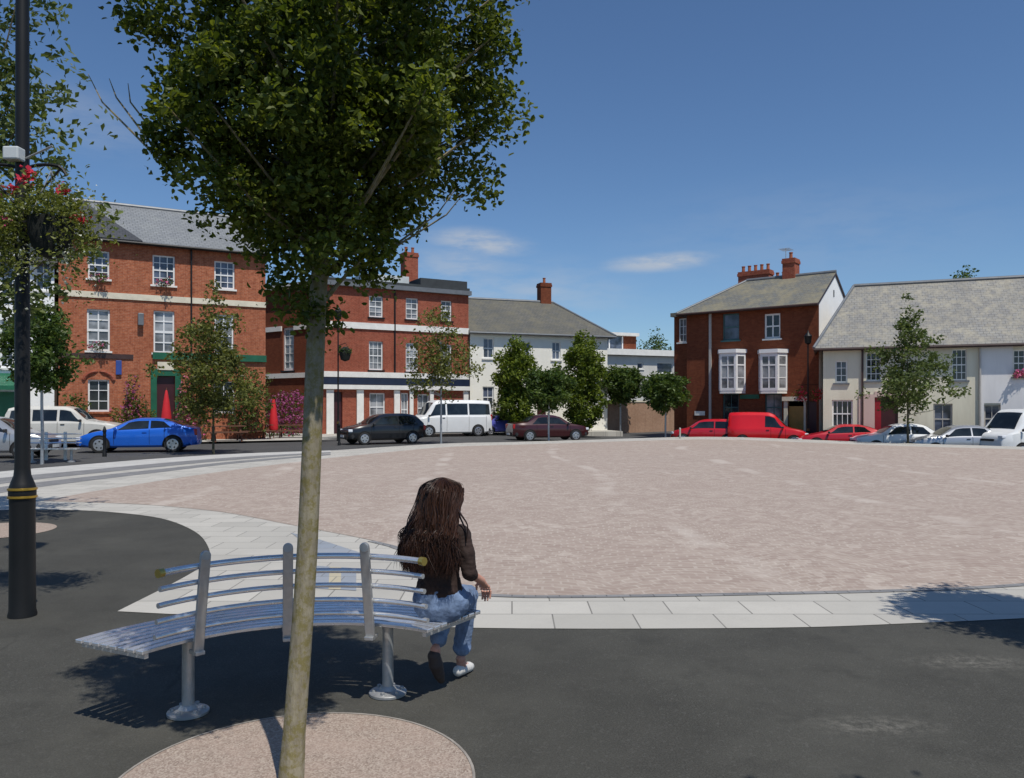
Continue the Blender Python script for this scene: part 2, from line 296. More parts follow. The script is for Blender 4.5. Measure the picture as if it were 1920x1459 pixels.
# ------------------------------------------------------------------ mesh helpers
class MB:
    def __init__(s): s.v = []; s.f = []; s.mi = []; s.m = 0; s.m2 = False
    def add(s, vs, fs):
        o = len(s.v); s.v += [tuple(p) for p in vs]
        for f in fs: s.f.append(tuple(i + o for i in f)); s.mi.append(s.m)
        return s
    def box(s, x0, x1, y0, y1, z0, z1):
        return s.add([(x0, y0, z0), (x1, y0, z0), (x1, y1, z0), (x0, y1, z0), (x0, y0, z1), (x1, y0, z1), (x1, y1, z1), (x0, y1, z1)],
                     [(0, 3, 2, 1), (4, 5, 6, 7), (0, 1, 5, 4), (1, 2, 6, 5), (2, 3, 7, 6), (3, 0, 4, 7)])
    def obox(s, c, sx, sy, sz, mtx=None):
        m = mtx or Matrix()
        vs = [Vector(c) + m @ Vector((a * sx / 2, b * sy / 2, d * sz / 2)) for d in (-1, 1) for a, b in ((-1, -1), (1, -1), (1, 1), (-1, 1))]
        return s.add(vs, [(0, 3, 2, 1), (4, 5, 6, 7), (0, 1, 5, 4), (1, 2, 6, 5), (2, 3, 7, 6), (3, 0, 4, 7)])
    def tube(s, pts, rad, n=8, caps=True):
        pts = [Vector(p) for p in pts]; k = len(pts)
        if not isinstance(rad, (list, tuple)): rad = [rad] * k
        vs = []; ref = None
        for i, p in enumerate(pts):
            t = (pts[min(i + 1, k - 1)] - pts[max(i - 1, 0)]).normalized()
            if ref is None: ref = Vector((0, 0, 1)) if abs(t.z) < .9 else Vector((1, 0, 0))
            a = t.cross(ref).normalized(); b = t.cross(a).normalized(); ref = -b if False else ref
            for j in range(n):
                th = 2 * math.pi * j / n; vs.append(p + (a * math.cos(th) + b * math.sin(th)) * rad[i])
        fs = [(i * n + j, i * n + (j + 1) % n, (i + 1) * n + (j + 1) % n, (i + 1) * n + j) for i in range(k - 1) for j in range(n)]
        if caps: fs += [tuple(range(n - 1, -1, -1)), tuple((k - 1) * n + j for j in range(n))]
        return s.add(vs, fs)
    def lathe(s, prof, n=20, c=(0, 0, 0), axis='z'):
        vs = []
        for r, h in prof:
            for j in range(n):
                th = 2 * math.pi * j / n; a, b = r * math.cos(th), r * math.sin(th)
                p = (a, b, h) if axis == 'z' else (a, h, b)
                vs.append((p[0] + c[0], p[1] + c[1], p[2] + c[2]))
        k = len(prof)
        fs = [(i * n + j, i * n + (j + 1) % n, (i + 1) * n + (j + 1) % n, (i + 1) * n + j) for i in range(k - 1) for j in range(n)]
        fs += [tuple(range(n - 1, -1, -1)), tuple((k - 1) * n + j for j in range(n))]
        return s.add(vs, fs)
    def prism(s, poly, z0, z1):
        n = len(poly)
        vs = [(p[0], p[1], z0) for p in poly] + [(p[0], p[1], z1) for p in poly]
        return s.add(vs, [tuple(range(n - 1, -1, -1)), tuple(range(n, 2 * n))] + [(i, (i + 1) % n, n + (i + 1) % n, n + i) for i in range(n)])
    def build(s, name, mats, parent=None, smooth=False, bevel=0, fix=True):
        me = bpy.data.meshes.new(name); me.from_pydata(s.v, [], s.f)
        for m in (mats if isinstance(mats, (list, tuple)) else [mats]): me.materials.append(m)
        if any(s.mi): me.polygons.foreach_set('material_index', s.mi)
        if fix:
            b = bmesh.new(); b.from_mesh(me); bmesh.ops.recalc_face_normals(b, faces=b.faces); b.to_mesh(me); b.free()
        if smooth:
            me.polygons.foreach_set('use_smooth', [True] * len(me.polygons)); me.set_sharp_from_angle(angle=R(40))
        o = bpy.data.objects.new(name, me); C.objects.link(o)
        if parent: o.parent = parent
        if bevel:
            md = o.modifiers.new('bevel', 'BEVEL'); md.width = bevel; md.segments = 2; md.limit_method = 'ANGLE'
        return o
def tag(o, label=None, cat=None, group=None, kind=None):
    if label: o['label'] = label
    if cat: o['category'] = cat
    if group: o['group'] = group
    if kind: o['kind'] = kind
    return o
def thing(name, label, cat, loc=(0, 0, 0), rz=0, group=None):
    o = bpy.data.objects.new(name, None); o.empty_display_size = .3; C.objects.link(o)
    o.location = loc; o.rotation_euler = (0, 0, rz); return tag(o, label, cat, group)
def copy_thing(root, loc, rz=None, label=None, scale=None):
    def cp(o, parent):
        c = o.copy(); C.objects.link(c); c.parent = parent
        for ch in o.children: cp(ch, c)
        return c
    r = cp(root, None); r.location = loc
    if rz is not None: r.rotation_euler = (0, 0, rz)
    if scale: r.scale = scale
    if label: r['label'] = label
    return r
def gp(u, v, z=0.0):
    d = F * (EYE - z) / (v - HZ); return ((u - 960) / F * d, d)
def at(u, d): return ((u - 960) / F * d, d)
def zr(x, y):
    """height of the lower road round the raised square"""
    def ss(a, b, t): t = max(0, min(1, (t - a) / (b - a))); return t * t * (3 - 2 * t)
    z = -.13 - .37 * ss(-3, 11, x) - .14 * ss(11, 22, x)
    return z + max(0, min(y, 140) - 52) * .022
def smooth_line(pts, k=6):
    out = []
    n = len(pts)
    for i in range(n - 1):
        p0, p1, p2, p3 = pts[max(i - 1, 0)], pts[i], pts[i + 1], pts[min(i + 2, n - 1)]
        for j in range(k):
            t = j / k
            out.append(tuple(.5 * ((2 * p1[a]) + (-p0[a] + p2[a]) * t + (2 * p0[a] - 5 * p1[a] + 4 * p2[a] - p3[a]) * t * t + (-p0[a] + 3 * p1[a] - 3 * p2[a] + p3[a]) * t ** 3) for a in range(len(p1))))
    out.append(tuple(pts[-1])); return out
def sheet(name, poly, z, m, skirt=None):
    mb = MB(); n = len(poly)
    mb.add([(x, y, z) for x, y in poly], [tuple(range(n))])
    if skirt is not None:
        mb.add([(x, y, z) for x, y in poly] + [(x, y, skirt) for x, y in poly], [(i, (i + 1) % n, n + (i + 1) % n, n + i) for i in range(n)])
    me = bpy.data.meshes.new(name); me.from_pydata(mb.v, [], mb.f); me.materials.append(m)
    b = bmesh.new(); b.from_mesh(me); bmesh.ops.triangulate(b, faces=[f for f in b.faces if len(f.verts) > 4])
    for f in b.faces:
        if abs(f.normal.z) > .5 and f.normal.z < 0: f.normal_flip()
    b.to_mesh(me); b.free()
    o = bpy.data.objects.new(name, me); C.objects.link(o); return tag(o, kind='structure')
def strip(name, la, lb, z, m):
    mb = MB(); n = len(la)
    mb.add([(x, y, z) for x, y in la] + [(x, y, z) for x, y in lb], [(i, i + 1, n + i + 1, n + i) for i in range(n - 1)])
    o = mb.build(name, m, fix=False); me = o.data
    b = bmesh.new(); b.from_mesh(me)
    for f in b.faces:
        if f.normal.z < 0: f.normal_flip()
    b.to_mesh(me); b.free(); return tag(o, kind='structure')

# ------------------------------------------------------------------ ground
g = MB()
xs = [-1200, -400, -150, -80] + [x * 2 for x in range(-25, 26)] + [80, 150, 400, 1200]
ys = [-150, -40] + [y * 2 for y in range(-5, 50)] + [110, 130, 150, 200, 400, 1500]
vs = [(x, y, zr(x, y)) for y in ys for x in xs]; nx = len(xs)
g.add(vs, [(j * nx + i, j * nx + i + 1, (j + 1) * nx + i + 1, (j + 1) * nx + i) for j in range(len(ys) - 1) for i in range(nx - 1)])
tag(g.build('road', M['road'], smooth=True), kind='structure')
def gl(pts, k=5): return smooth_line([gp(u, v) for u, v in pts], k)
L0 = gl([(-150, 905), (0, 885), (150, 872), (300, 860), (450, 851), (620, 845)])
L1 = gl([(-150, 918), (0, 897), (150, 883), (300, 869), (450, 857), (620, 848)])
L2 = gl([(-150, 932), (0, 908), (150, 891), (300, 876), (450, 862), (620, 850)])
L3 = gl([(-150, 940), (0, 914), (150, 896), (300, 880), (450, 864.5), (620, 851)])
L4 = gl([(-150, 955), (0, 925), (150, 904), (300, 886), (450, 868.5), (620, 853.5)])
L5 = gl([(-150, 985), (0, 945), (130, 929), (300, 902), (450, 880), (620, 859)])
far_out = gl([(620, 845), (830, 832), (960, 829), (1080, 825.5), (1290, 819.5), (1400, 820.5), (1500, 824), (1700, 831.5), (1920, 838), (2300, 852)])
far_in = gl([(620, 859), (830, 839), (960, 834.5), (1080, 830.5), (1290, 824.5), (1400, 825.5), (1500, 829.5), (1700, 837), (1920, 843.5), (2300, 859)])
near_in = gl([(80, 940), (255, 946), (365, 955), (437, 964), (530, 982), (739, 1024), (815, 1070), (860, 1106), (960, 1117), (1150, 1117), (1400, 1113), (1700, 1106), (1920, 1095), (2300, 1060)])
near_out = gl([(220, 1147), (480, 1160), (880, 1178), (1440, 1178), (1720, 1169), (1920, 1160), (2500, 1130)])
bulge = gl([(-250, 962), (0, 957), (100, 956), (200, 960), (300, 972), (365, 997), (392, 1030), (385, 1056), (340, 1086), (220, 1147)])
plat = L0 + far_out[1:] + [(31, 22), (34, -12), (-34, -12), (-30, 8), (-20, 14)]
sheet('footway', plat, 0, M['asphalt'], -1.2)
pave = L0[:1] + L0[1:] + far_out[1:] + [(29, 20), (20, 8)] + near_out[::-1] + bulge[::-1]
sheet('paving', pave, .004, M['slab'])
pink = gl([(80, 940), (130, 929)], 1)[:1] + [p for p in L5 if p[0] > -8.6 and p[1] > 14.6] + far_in[1:] + [(24, 18), (14, 9)] + near_in[::-1]
sheet('plaza', pink, .008, M['sett'])
strip('setts_outer_band', L1, L2, .008, M['grey']); strip('setts_inner_band', L3, L4, .008, M['grey'])
strip('kerb_band', L0, L1, .008, M['kerb'])
def offs(line, w):
    out = []
    for i, p in enumerate(line):
        a, b = Vector(line[max(i - 1, 0)]), Vector(line[min(i + 1, len(line) - 1)])
        t = (b - a).normalized(); out.append((p[0] + t.y * w, p[1] - t.x * w))
    return out
edge = [p for p in near_in if p[1] < 9.6]
strip('grey_edging', edge, offs(edge, .09), .009, M['grey'])
q = [gp(590, 1062), gp(618, 1064), gp(616, 1106), gp(586, 1104)]; sheet('blue_slab', q, .008, M['blue_slab'])
q = [gp(618, 1064), gp(640, 1065), gp(639, 1107), gp(616, 1106)]; sheet('buff_slab', q, .008, M['buff_slab'])
q = [gp(640, 1065), gp(668, 1067), gp(668, 1109), gp(639, 1107)]; sheet('grey_slab', q, .008, M['blue_slab'])
q = [gp(545, 1000), gp(600, 1013), gp(720, 1052), gp(600, 1040)]; sheet('blue_paving_wedge', q, .008, M['blue_slab'])
# tree pits
TX, TY = -.945, 3.39
def disc(name, x, y, r, z, m, n=56):
    return sheet(name, [(x + r * math.cos(2 * math.pi * i / n), y + r * math.sin(2 * math.pi * i / n)) for i in range(n)], z, m)
disc('tree_pit', TX + .02, TY, .76, .005, M['gravel'])
def ringstrip(name, x, y, r0, r1, z, m, n=64):
    P = lambda r: [(x + r * math.cos(2 * math.pi * i / n), y + r * math.sin(2 * math.pi * i / n)) for i in range(n + 1)]
    return strip(name, P(r0), P(r1), z, m)
ringstrip('tree_pit_edging', TX + .02, TY, .757, .769, .008, M['kerbd'])
LTX, LTY = -6.75, 10.3
disc('tree_pit', LTX, LTY, .75, .005, M['gravel'])

# ------------------------------------------------------------------ trees
def leafmesh(mb, p, size, rnd, up=.35, asp=.55):
    d = Vector((rnd.gauss(0, 1), rnd.gauss(0, 1), rnd.gauss(0, .7) - .25)).normalized()
    nrm = Vector((rnd.gauss(0, 1), rnd.gauss(0, 1), rnd.gauss(0, 1) + up * 2)).normalized()
    w = d.cross(nrm)
    if w.length < 1e-3: return
    w.normalize(); nn = w.cross(d)
    s = size * rnd.uniform(.5, 1.35); k = s * asp / 2; fold = nn * k * .45
    o = len(mb.v)
    a = p - d * s * .5; e = p + d * s * .5
    if mb.m2:
        b1, b2 = p - d * s * .24, p + d * s * .16; e = e - nn * s * .08
        mb.v += [tuple(a), tuple(b1 + w * k * .9 + fold), tuple(b2 + w * k * .85 + fold), tuple(e), tuple(b2 - w * k * .85 + fold), tuple(b1 - w * k * .9 + fold)]
        mb.f += [(o, o + 1, o + 2, o + 3), (o, o + 3, o + 4, o + 5)]; mb.mi += [mb.m, mb.m]; return
    mb.v += [tuple(a), tuple(p + w * k - d * s * .1 + fold), tuple(e), tuple(p - w * k - d * s * .1 + fold)]
    mb.f += [(o, o + 1, o + 2), (o, o + 2, o + 3)]; mb.mi += [mb.m, mb.m]
def env_r(env, z):
    for (z0, r0), (z1, r1) in zip(env, env[1:]):
        if z0 <= z <= z1: return r0 + (r1 - r0) * (z - z0) / (z1 - z0)
    return 0
def crown_points(env, n, rnd, rough=.25, seed=0, hollow=.0):
    zs = [e[0] for e in env]; rm = max(e[1] for e in env); out = []
    while len(out) < n:
        z = rnd.uniform(zs[0], zs[-1]); r = env_r(env, z)
        if rnd.random() > (r / rm) ** 1.6 + .02: continue
        th = rnd.uniform(0, 2 * math.pi)
        k = 1 + rough * 2 * noise.noise(Vector((math.cos(th) * 1.5 + seed * 7.3, math.sin(th) * 1.5, z * 1.7 / max(rm, .5))))
        q = math.sqrt(rnd.uniform(hollow, 1)); out.append(Vector((q * r * k * math.cos(th), q * r * k * math.sin(th), z)))
    return out
def make_tree(name, label, cat, loc, env, trunk_top, r0, r1, leaf, bark, nclump, per, lsize, clump_r, seed, lean=(0, 0), group=None, limbs=12, asp=.55, rough=.25, rz=0, twigs=(), round_leaf=False):
    rnd = random.Random(seed)
    t = thing(name, label, cat, loc, rz, group)
    L = lambda z: Vector((lean[0] * z, lean[1] * z, 0))
    tb = MB(); zt = trunk_top; top = env[-1][0]
    pts = []; rad = []
    N = 14
    for i in range(N + 1):
        z = (zt + (top - zt) * .62) * i / N
        wob = Vector((noise.noise(Vector((z * .7, seed, 0))), noise.noise(Vector((z * .7, seed, 5))), 0)) * .03 * min(1, z)
        pts.append(L(z) + wob + Vector((0, 0, z - .05)))
        f = z / (zt if z < zt else zt); rad.append(r0 * (1.18 if i == 0 else 1) + (r1 - r0) * min(1, z / zt) if z <= zt else r1 * max(.12, 1 - (z - zt) / (top - zt)))
    tb.tube(pts, rad, 12)
    cl = crown_points(env, nclump, rnd, rough, seed)
    for c in rnd.sample(cl, min(limbs, len(cl))):
        z0 = max(zt * .96, min(c.z - .4 * math.hypot(c.x, c.y) - .15, zt + (top - zt) * .55)); p0 = L(z0) + Vector((0, 0, z0)); p2 = c + L(c.z)
        pm = p0.lerp(p2, .5) + Vector((0, 0, -.12 * (p2 - p0).length + .05)); pm.x -= .0
        ra = r1 * rnd.uniform(.3, .5)
        tb.tube(smooth_line([tuple(p0), tuple(p0.lerp(pm, .5)), tuple(pm), tuple(p2)], 2), [ra * (1 - .8 * i / 6) for i in range(7)], 6)
    for a, b, c_ in twigs: tb.tube([a, b, c_], [.006, .0035, .0015], 5)
    tr = tb.build('trunk', bark, t, smooth=True)
    cb = MB(); cb.m2 = round_leaf
    for c in cl:
        k = rnd.uniform(.5, 1.35)
        cr = clump_r * rnd.uniform(.7, 1.3)
        for _ in range(int(per * k)):
            o = Vector((rnd.gauss(0, 1), rnd.gauss(0, 1), rnd.gauss(0, .8)))
            if o.length > 2.1: o *= 1.4 / o.length
            o *= cr * .5
            leafmesh(cb, c + o + L(c.z), lsize, rnd, asp=asp)
    cb.build('crown', leaf, t, fix=False)
    return t
ENV1 = [(1.95, .05), (2.05, .16), (2.2, .24), (2.33, .35), (2.5, .46), (2.65, .66), (2.8, .74), (3.0, .70), (3.3, .76), (3.8, .74), (4.3, .52), (4.7, .12)]
fg = make_tree('street_tree', 'large tree with pale mossy trunk rising from the round gravel pit behind the bench', 'tree', (TX, TY, 0), ENV1, 2.0, .05, .04, M['leaf1'], M['bark'],
               620, 165, .03, .12, 3, (.056, .03), limbs=90, rough=.3, asp=.66, round_leaf=True,
               twigs=[((.35, .1, 2.25), (.62, .1, 2.45), (.70, .1, 2.56)), ((.35, .1, 2.25), (.66, .08, 2.44), (.73, .06, 2.52)), ((-.5, 0, 2.6), (-.8, 0, 2.9), (-.86, 0, 3.02)), ((-.5, 0, 2.6), (-.74, 0, 2.92), (-.77, 0, 3.0)), ((-.45, 0, 2.6), (-.68, 0, 2.9), (-.69, 0, 2.98))])
ENVL = [(2.2, .2), (3.2, .95), (4.2, 1.3), (5.2, 1.15), (6.4, .95), (7.4, .7), (8.2, .2)]
make_tree('street_tree', 'tall loose leafed tree half out of frame behind the black lamp post with baskets', 'tree', (LTX - .25, LTY, 0), ENVL, 2.2, .08, .06, M['leaf2'], M['barkd'], 270, 32, .115, .3, 8, (.03, 0), rough=.4, limbs=26)
ENVY = [(1.1, .1), (1.6, .75), (2.4, 1.3), (3.3, 1.25), (4.3, .95), (5.3, .5), (6.3, .08)]
x, y = at(400, 29.6)
make_tree('young_tree', 'young airy tree with olive leaves in front of the pub, right of the blue car', 'tree', (x, y, 0 if False else zr(x, y)), [(z, r * 1.2) for z, r in ENVY], 1.6, .045, .035, M['leaf5'], M['barkd'], 170, 46, .16, .38, 21, rough=.6, limbs=22)
x, y = at(827, 37.2)
make_tree('young_tree', 'young thin tree standing before the white banded brick corner building', 'tree', (x, y, zr(x, y)), [(1.9, .15), (2.6, 1.15), (3.6, 1.5), (4.6, 1.3), (5.6, .95), (6.9, .15)], 1.9, .05, .04, M['leaf5'], M['galv'], 140, 28, .17, .45, 22, rough=.5, limbs=22)
x, y = at(79, 24.2)
make_tree('young_tree', 'small dense dark green tree between the lamp post and the pub', 'tree', (x, y, zr(x, y)), [(2.2, .2), (2.6, .8), (3.3, 1.05), (4.1, .9), (4.8, .3)], 2.2, .05, .04, M['leaf4'], M['galv'], 150, 46, .16, .35, 23, rough=.35)
x, y = at(1702, 36)
make_tree('young_tree', 'young conical tree in front of the red door of the cream terrace', 'tree', (x, y, zr(x, y)), [(1.6, .2), (2.3, .95), (3.0, 1.5), (4.0, 1.5), (5.0, 1.0), (6.0, .55), (7.2, .06)], 1.6, .06, .045, M['leaf2'], M['barkd'], 170, 44, .17, .36, 24, rough=.65, limbs=24)
# small clipped trees with round crowns
LOL = [(1.75, .25), (2.1, .85), (2.7, 1.12), (3.3, 1.0), (3.75, .35)]
x, y = at(1029, 39)
lol = make_tree('round_tree', 'round headed street tree on a thin trunk before the cream house doorway', 'tree', (x, y, zr(x, y)), LOL, 1.8, .05, .045, M['leaf4'], M['galv'], 170, 50, .19, .34, 31, group='small round headed trees', rough=.28)
x, y = at(1248, 45); copy_thing(lol, (x, y, zr(x, y)), 1.3, 'round headed street tree on a thin trunk beside the dark brick house', (1.12, 1.12, 1.08))
x, y = at(1163, 58); copy_thing(lol, (x, y, zr(x, y) + .1), 2.6, 'round headed tree on a dark trunk in front of the flat roofed building', (1.45, 1.45, 1.28))
COL = [(.5, .5), (1.2, 1.0), (2.4, 1.25), (4.0, 1.3), (5.2, 1.15), (6.0, .75), (6.4, .15)]
x, y = at(966, 50.5)
clm = make_tree('column_tree', 'tall clipped column shaped tree against the cream house, the left of two', 'tree', (x, y, zr(x, y) - .3), COL, .8, .12, .08, M['leafcol'], M['barkd'], 240, 60, .22, .4, 35, group='tall clipped trees before the cream house', rough=.36)
x, y = at(1092, 51.5); copy_thing(clm, (x, y, zr(x, y) - .1), 2, 'tall clipped column shaped tree at the right end of the cream house', (1.05, 1.05, 1.06))
# far trees
x, y = at(1222, 96)
make_tree('far_tree', 'distant green tree showing above the flat roofed building', 'tree', (x, y, zr(x, y)), [(2, 1), (5, 2.4), (8, 2.0), (10.2, .4)], 3, .25, .2, M['leaf4'], M['barkd'], 90, 40, .34, .9, 41)
x, y = at(1808, 62)
make_tree('far_tree', 'dark tree top showing over the long terrace roof', 'tree', (x, y, -.6), [(3, 1), (8, 2.2), (11, 1.8), (13.4, .3)], 4, .25, .2, M['leaf4'], M['barkd'], 100, 46, .28, .8, 42)
# trees off to the right of the frame that throw the shadows on the paving
RT = [(2.3, .3), (2.6, .6), (3.1, .72), (3.7, .6), (4.2, .15)]
make_tree('street_tree', 'dark leafed tree just out of frame to the right', 'tree', (4.74, 4.6, 0), RT, 2.3, .06, .05, M['leaf4'], M['bark'], 210, 110, .065, .24, 51)
make_tree('street_tree', 'dark leafed tree out of frame behind the viewer', 'tree', (2.5, 1.02, 0), [(2.6, .2), (3.2, .5), (4, .55), (4.8, .1)], 2.5, .06, .05, M['leaf4'], M['bark'], 130, 100, .065, .24, 52)

# ------------------------------------------------------------------ buildings
class Bld:
    """a building standing on the line A-B (left to right as seen from the square); local x along it, y back, z up from zb"""
    def __init__(s, name, label, A, B, zb, cat='building'):
        s.A, s.B = Vector(A), Vector(B); d = s.B - s.A; s.L = d.length; s.d = d.normalized(); s.zb = zb
        s.root = thing(name, label, cat, (A[0], A[1], zb), math.atan2(d.y, d.x))
    def X(s, u):
        k = (u - 960) / F; return (k * s.A.y - s.A.x) / (s.d.x - k * s.d.y)
    def Z(s, u, v):
        y = s.A.y + s.X(u) * s.d.y; return EYE - (v - HZ) / F * y - s.zb
    def rect(s, u0, u1, v0, v1):
        um = (u0 + u1) / 2; return (s.X(u0), s.X(u1), s.Z(um, v1), s.Z(um, v0))
    def wall(s, h, depth, m, holes=(), gableL=0, gableR=0, sidem=None, name='wall'):
        mb = MB(); L = s.L
        xs = sorted({0, L} | {c for r in holes for c in r[:2]}); zs = sorted({-1.0, h} | {c for r in holes for c in r[2:4]})
        for i in range(len(xs) - 1):
            for j in range(len(zs) - 1):
                cx, cz = (xs[i] + xs[i + 1]) / 2, (zs[j] + zs[j + 1]) / 2
                if any(r[0] < cx < r[1] and r[2] < cz < r[3] for r in holes): continue
                mb.add([(xs[i], 0, zs[j]), (xs[i + 1], 0, zs[j]), (xs[i + 1], 0, zs[j + 1]), (xs[i], 0, zs[j + 1])], [(0, 1, 2, 3)])
        for r in holes:
            a, b, c, d = r[:4]; e = .22
            for q in ([(a, 0, c), (a, e, c), (a, e, d), (a, 0, d)], [(b, 0, c), (b, 0, d), (b, e, d), (b, e, c)], [(a, 0, d), (a, e, d), (b, e, d), (b, 0, d)], [(a, 0, c), (b, 0, c), (b, e, c), (a, e, c)]):
                mb.add(q, [(0, 1, 2, 3)])
        mb.m = 1 if sidem else 0
        for x, gz in ((0, gableL), (L, gableR)):
            vs = [(x, 0, -1), (x, depth, -1), (x, depth, h)] + ([(x, depth / 2, gz)] if gz else []) + [(x, 0, h)]
            mb.add(vs, [tuple(range(len(vs)))])
        mb.m = 0
        mb.add([(0, depth, -1), (L, depth, -1), (L, depth, h), (0, depth, h)], [(0, 3, 2, 1)])
        return mb.build(name, [m, sidem] if sidem else m, s.root, fix=False)
    def window(s, r, cols=2, rows=2, frame=None, glass=None, sill=True, bar=.035, sillm=None, rec=.1, fw=.075, midrail=True):
        x0, x1, z0, z1 = r[:4]; mb = MB(); y0, y1 = rec, rec + .06
        mb.box(x0, x0 + fw, y0, y1, z0, z1); mb.box(x1 - fw, x1, y0, y1, z0, z1)
        mb.box(x0 + fw, x1 - fw, y0, y1, z1 - fw, z1); mb.box(x0 + fw, x1 - fw, y0, y1, z0, z0 + fw * 1.2)
        for i in range(1, cols):
            x = x0 + (x1 - x0) * i / cols; mb.box(x - bar / 2, x + bar / 2, y0 + .012, y1 - .005, z0 + fw * 1.2, z1 - fw)
        for j in range(1, rows):
            z = z0 + (z1 - z0) * j / rows; b = bar * (1.9 if (j * 2 == rows and midrail) else 1)
            mb.box(x0 + fw, x1 - fw, y0 + .006, y1 - .008, z - b / 2, z + b / 2)
        w = mb.build('window', frame or M['frame'], s.root)
        pb = MB(); pb.box(x0 + .02, x1 - .02, y1 - .015, y1 + .02, z0 + .02, z1 - .02); pb.build('pane', glass or M['glass'], w)
        if sill:
            sb = MB(); sb.box(x0 - .1, x1 + .1, -.09, rec, z0 - .09, z0 - .002); sb.build('sill', sillm or M['trim'], w)
        return w
    def roof(s, depth, ze, zrg, m, over=.35, hipL=0, hipR=0, sideover=.15, fascia=None, ft=.16, ridge_m=None):
        L = s.L; mb = MB(); k = (zrg - ze) / (depth / 2); zl = ze - over * k * .25; rl = hipL or -sideover; rr = L - (hipR or -sideover)
        e0, e1 = -sideover - (over if hipL else 0), L + sideover + (over if hipR else 0); f, bk = -over, depth + over
        top = [(e0, f, zl), (e1, f, zl), (e1, bk, zl), (e0, bk, zl), (rl, depth / 2, zrg), (rr, depth / 2, zrg)]
        bot = [(p[0], p[1], p[2] - ft) for p in top]
        fs = [(0, 1, 5, 4), (2, 3, 4, 5), (1, 2, 5), (3, 0, 4)]
        if not hipR: fs.remove((1, 2, 5))
        if not hipL: fs.remove((3, 0, 4))
        mb.add(top, fs)
        r = mb.build('roof', m, s.root, fix=False)
        ub = MB(); ub.add(top + bot, [(6, 10, 11, 7), (8, 11, 10, 9), (0, 6, 7, 1), (2, 8, 9, 3)] + ([(1, 7, 8, 2), (7, 11, 8)] if hipR else [(1, 7, 11, 5), (5, 11, 8, 2)]) + ([(3, 9, 6, 0), (9, 10, 6)] if hipL else [(0, 4, 10, 6), (4, 3, 9, 10)]))
        ub.build('eaves', fascia or M['gutter'], s.root, fix=False)
        rb = MB(); rb.tube([(rl, depth / 2, zrg + .02), (rr, depth / 2, zrg + .02)], .11, 8)
        if hipR: rb.tube([(rr, depth / 2, zrg + .02), (e1, f, zl + .02)], .08, 8)
        if hipL: rb.tube([(rl, depth / 2, zrg + .02), (e0, f, zl + .02)], .08, 8)
        rb.build('ridge_tiles', ridge_m or M['lead'], r, smooth=True)
        gb = MB(); gb.tube([(e0, f - .06, zl - .08), (e1, f - .06, zl - .08)], .065, 8); gb.build('gutter', fascia or M['gutter'], r)
        return r
    def chimney(s, roof, x, y, z0, z1, w, d, m, pots=2, label=None):
        mb = MB(); mb.box(x - w / 2, x + w / 2, y - d / 2, y + d / 2, z0, z1 - .3); mb.box(x - w / 2 - .05, x + w / 2 + .05, y - d / 2 - .05, y + d / 2 + .05, z1 - .3, z1 - .12)
        mb.box(x - w / 2 - .02, x + w / 2 + .02, y - d / 2 - .02, y + d / 2 + .02, z1 - .12, z1); mb.m = 1
        for i in range(pots):
            px = x - w / 2 + w * (i + .5) / pots; mb.lathe([(.13, z1), (.11, z1 + .06), (.1, z1 + .34), (.125, z1 + .38), (.125, z1 + .42), (.07, z1 + .42)], 10, (px, y, 0))
        o = mb.build('chimney', [m, M['pot']], roof)
        return o
    def part(s, name, m, *boxes, bevel=0):
        mb = MB()
        for b in boxes: mb.box(*b)
        return mb.build(name, m, s.root, bevel=bevel)

# --- A: the three storey brick pub on the left
A = Bld('brick_pub', 'orange brick three storey pub with green fascia and grey slate roof on the left', (-21.3, 37.4), (-13.0, 42.0), -.13)
cols = [(165, 206), (286, 329), (402, 441)]
w2 = [A.rect(165, 205, 470, 523), A.rect(286, 328, 479, 535), A.rect(402, 440, 490, 542)]
w1 = [A.rect(163, 206, 580, 658), A.rect(288, 327, 583, 662), A.rect(402, 438, 590, 668)]
gf = [A.rect(165, 205, 712, 772), A.rect(400, 440, 715, 775)]
dr = A.rect(294, 328, 705, 800)
dr = (dr[0], dr[1], .05, dr[3])
A.wall(9.85, 8.4, M['brickA'], w2 + w1 + gf + [dr], 12.4, 12.4)
for r in w2: A.window(r, 3, 4, glass=M['glassb'])
for r in w1: A.window(r, 2, 4, glass=M['glassc'], bar=.06)
for r in gf: A.window(r, 2, 3, glass=M['glass'], sillm=M['brickA'])
rf = A.roof(8.4, 9.85, 12.5, M['slateA'], .3, fascia=M['dark'], hipL=0)
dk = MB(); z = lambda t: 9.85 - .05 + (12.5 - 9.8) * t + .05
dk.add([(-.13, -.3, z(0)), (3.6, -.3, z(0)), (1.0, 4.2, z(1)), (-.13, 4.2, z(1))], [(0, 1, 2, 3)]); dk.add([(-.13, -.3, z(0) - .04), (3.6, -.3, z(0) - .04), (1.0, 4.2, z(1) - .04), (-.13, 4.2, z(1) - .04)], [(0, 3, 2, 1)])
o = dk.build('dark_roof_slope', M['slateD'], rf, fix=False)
zb2 = A.Z(300, 560)
A.part('string_course', M['stone'], (0, A.L, -.07, .0 - .003, 6.98, 7.27))
A.part('fascia_board', M['green'], (A.X(286), A.L + .02, -.14, -.004, A.Z(300, 674), A.Z(300, 661)))
A.part('downpipe', M['dark'], (A.X(357), A.X(360), -.11, -.01, .2, 9.7))
o = A.part('door_surround', M['green'], (dr[0] - .28, dr[0] - .005, -.08, -.004, 0, dr[3] + .35), (dr[1] + .005, dr[1] + .28, -.08, -.004, 0, dr[3] + .35), (dr[0] - .005, dr[1] + .005, -.08, -.004, dr[3] + .003, dr[3] + .35))
A.part('door', M['maroon'], (dr[0] + .01, dr[1] - .01, .14, .2, .05, dr[3] - .02))
mb = MB()
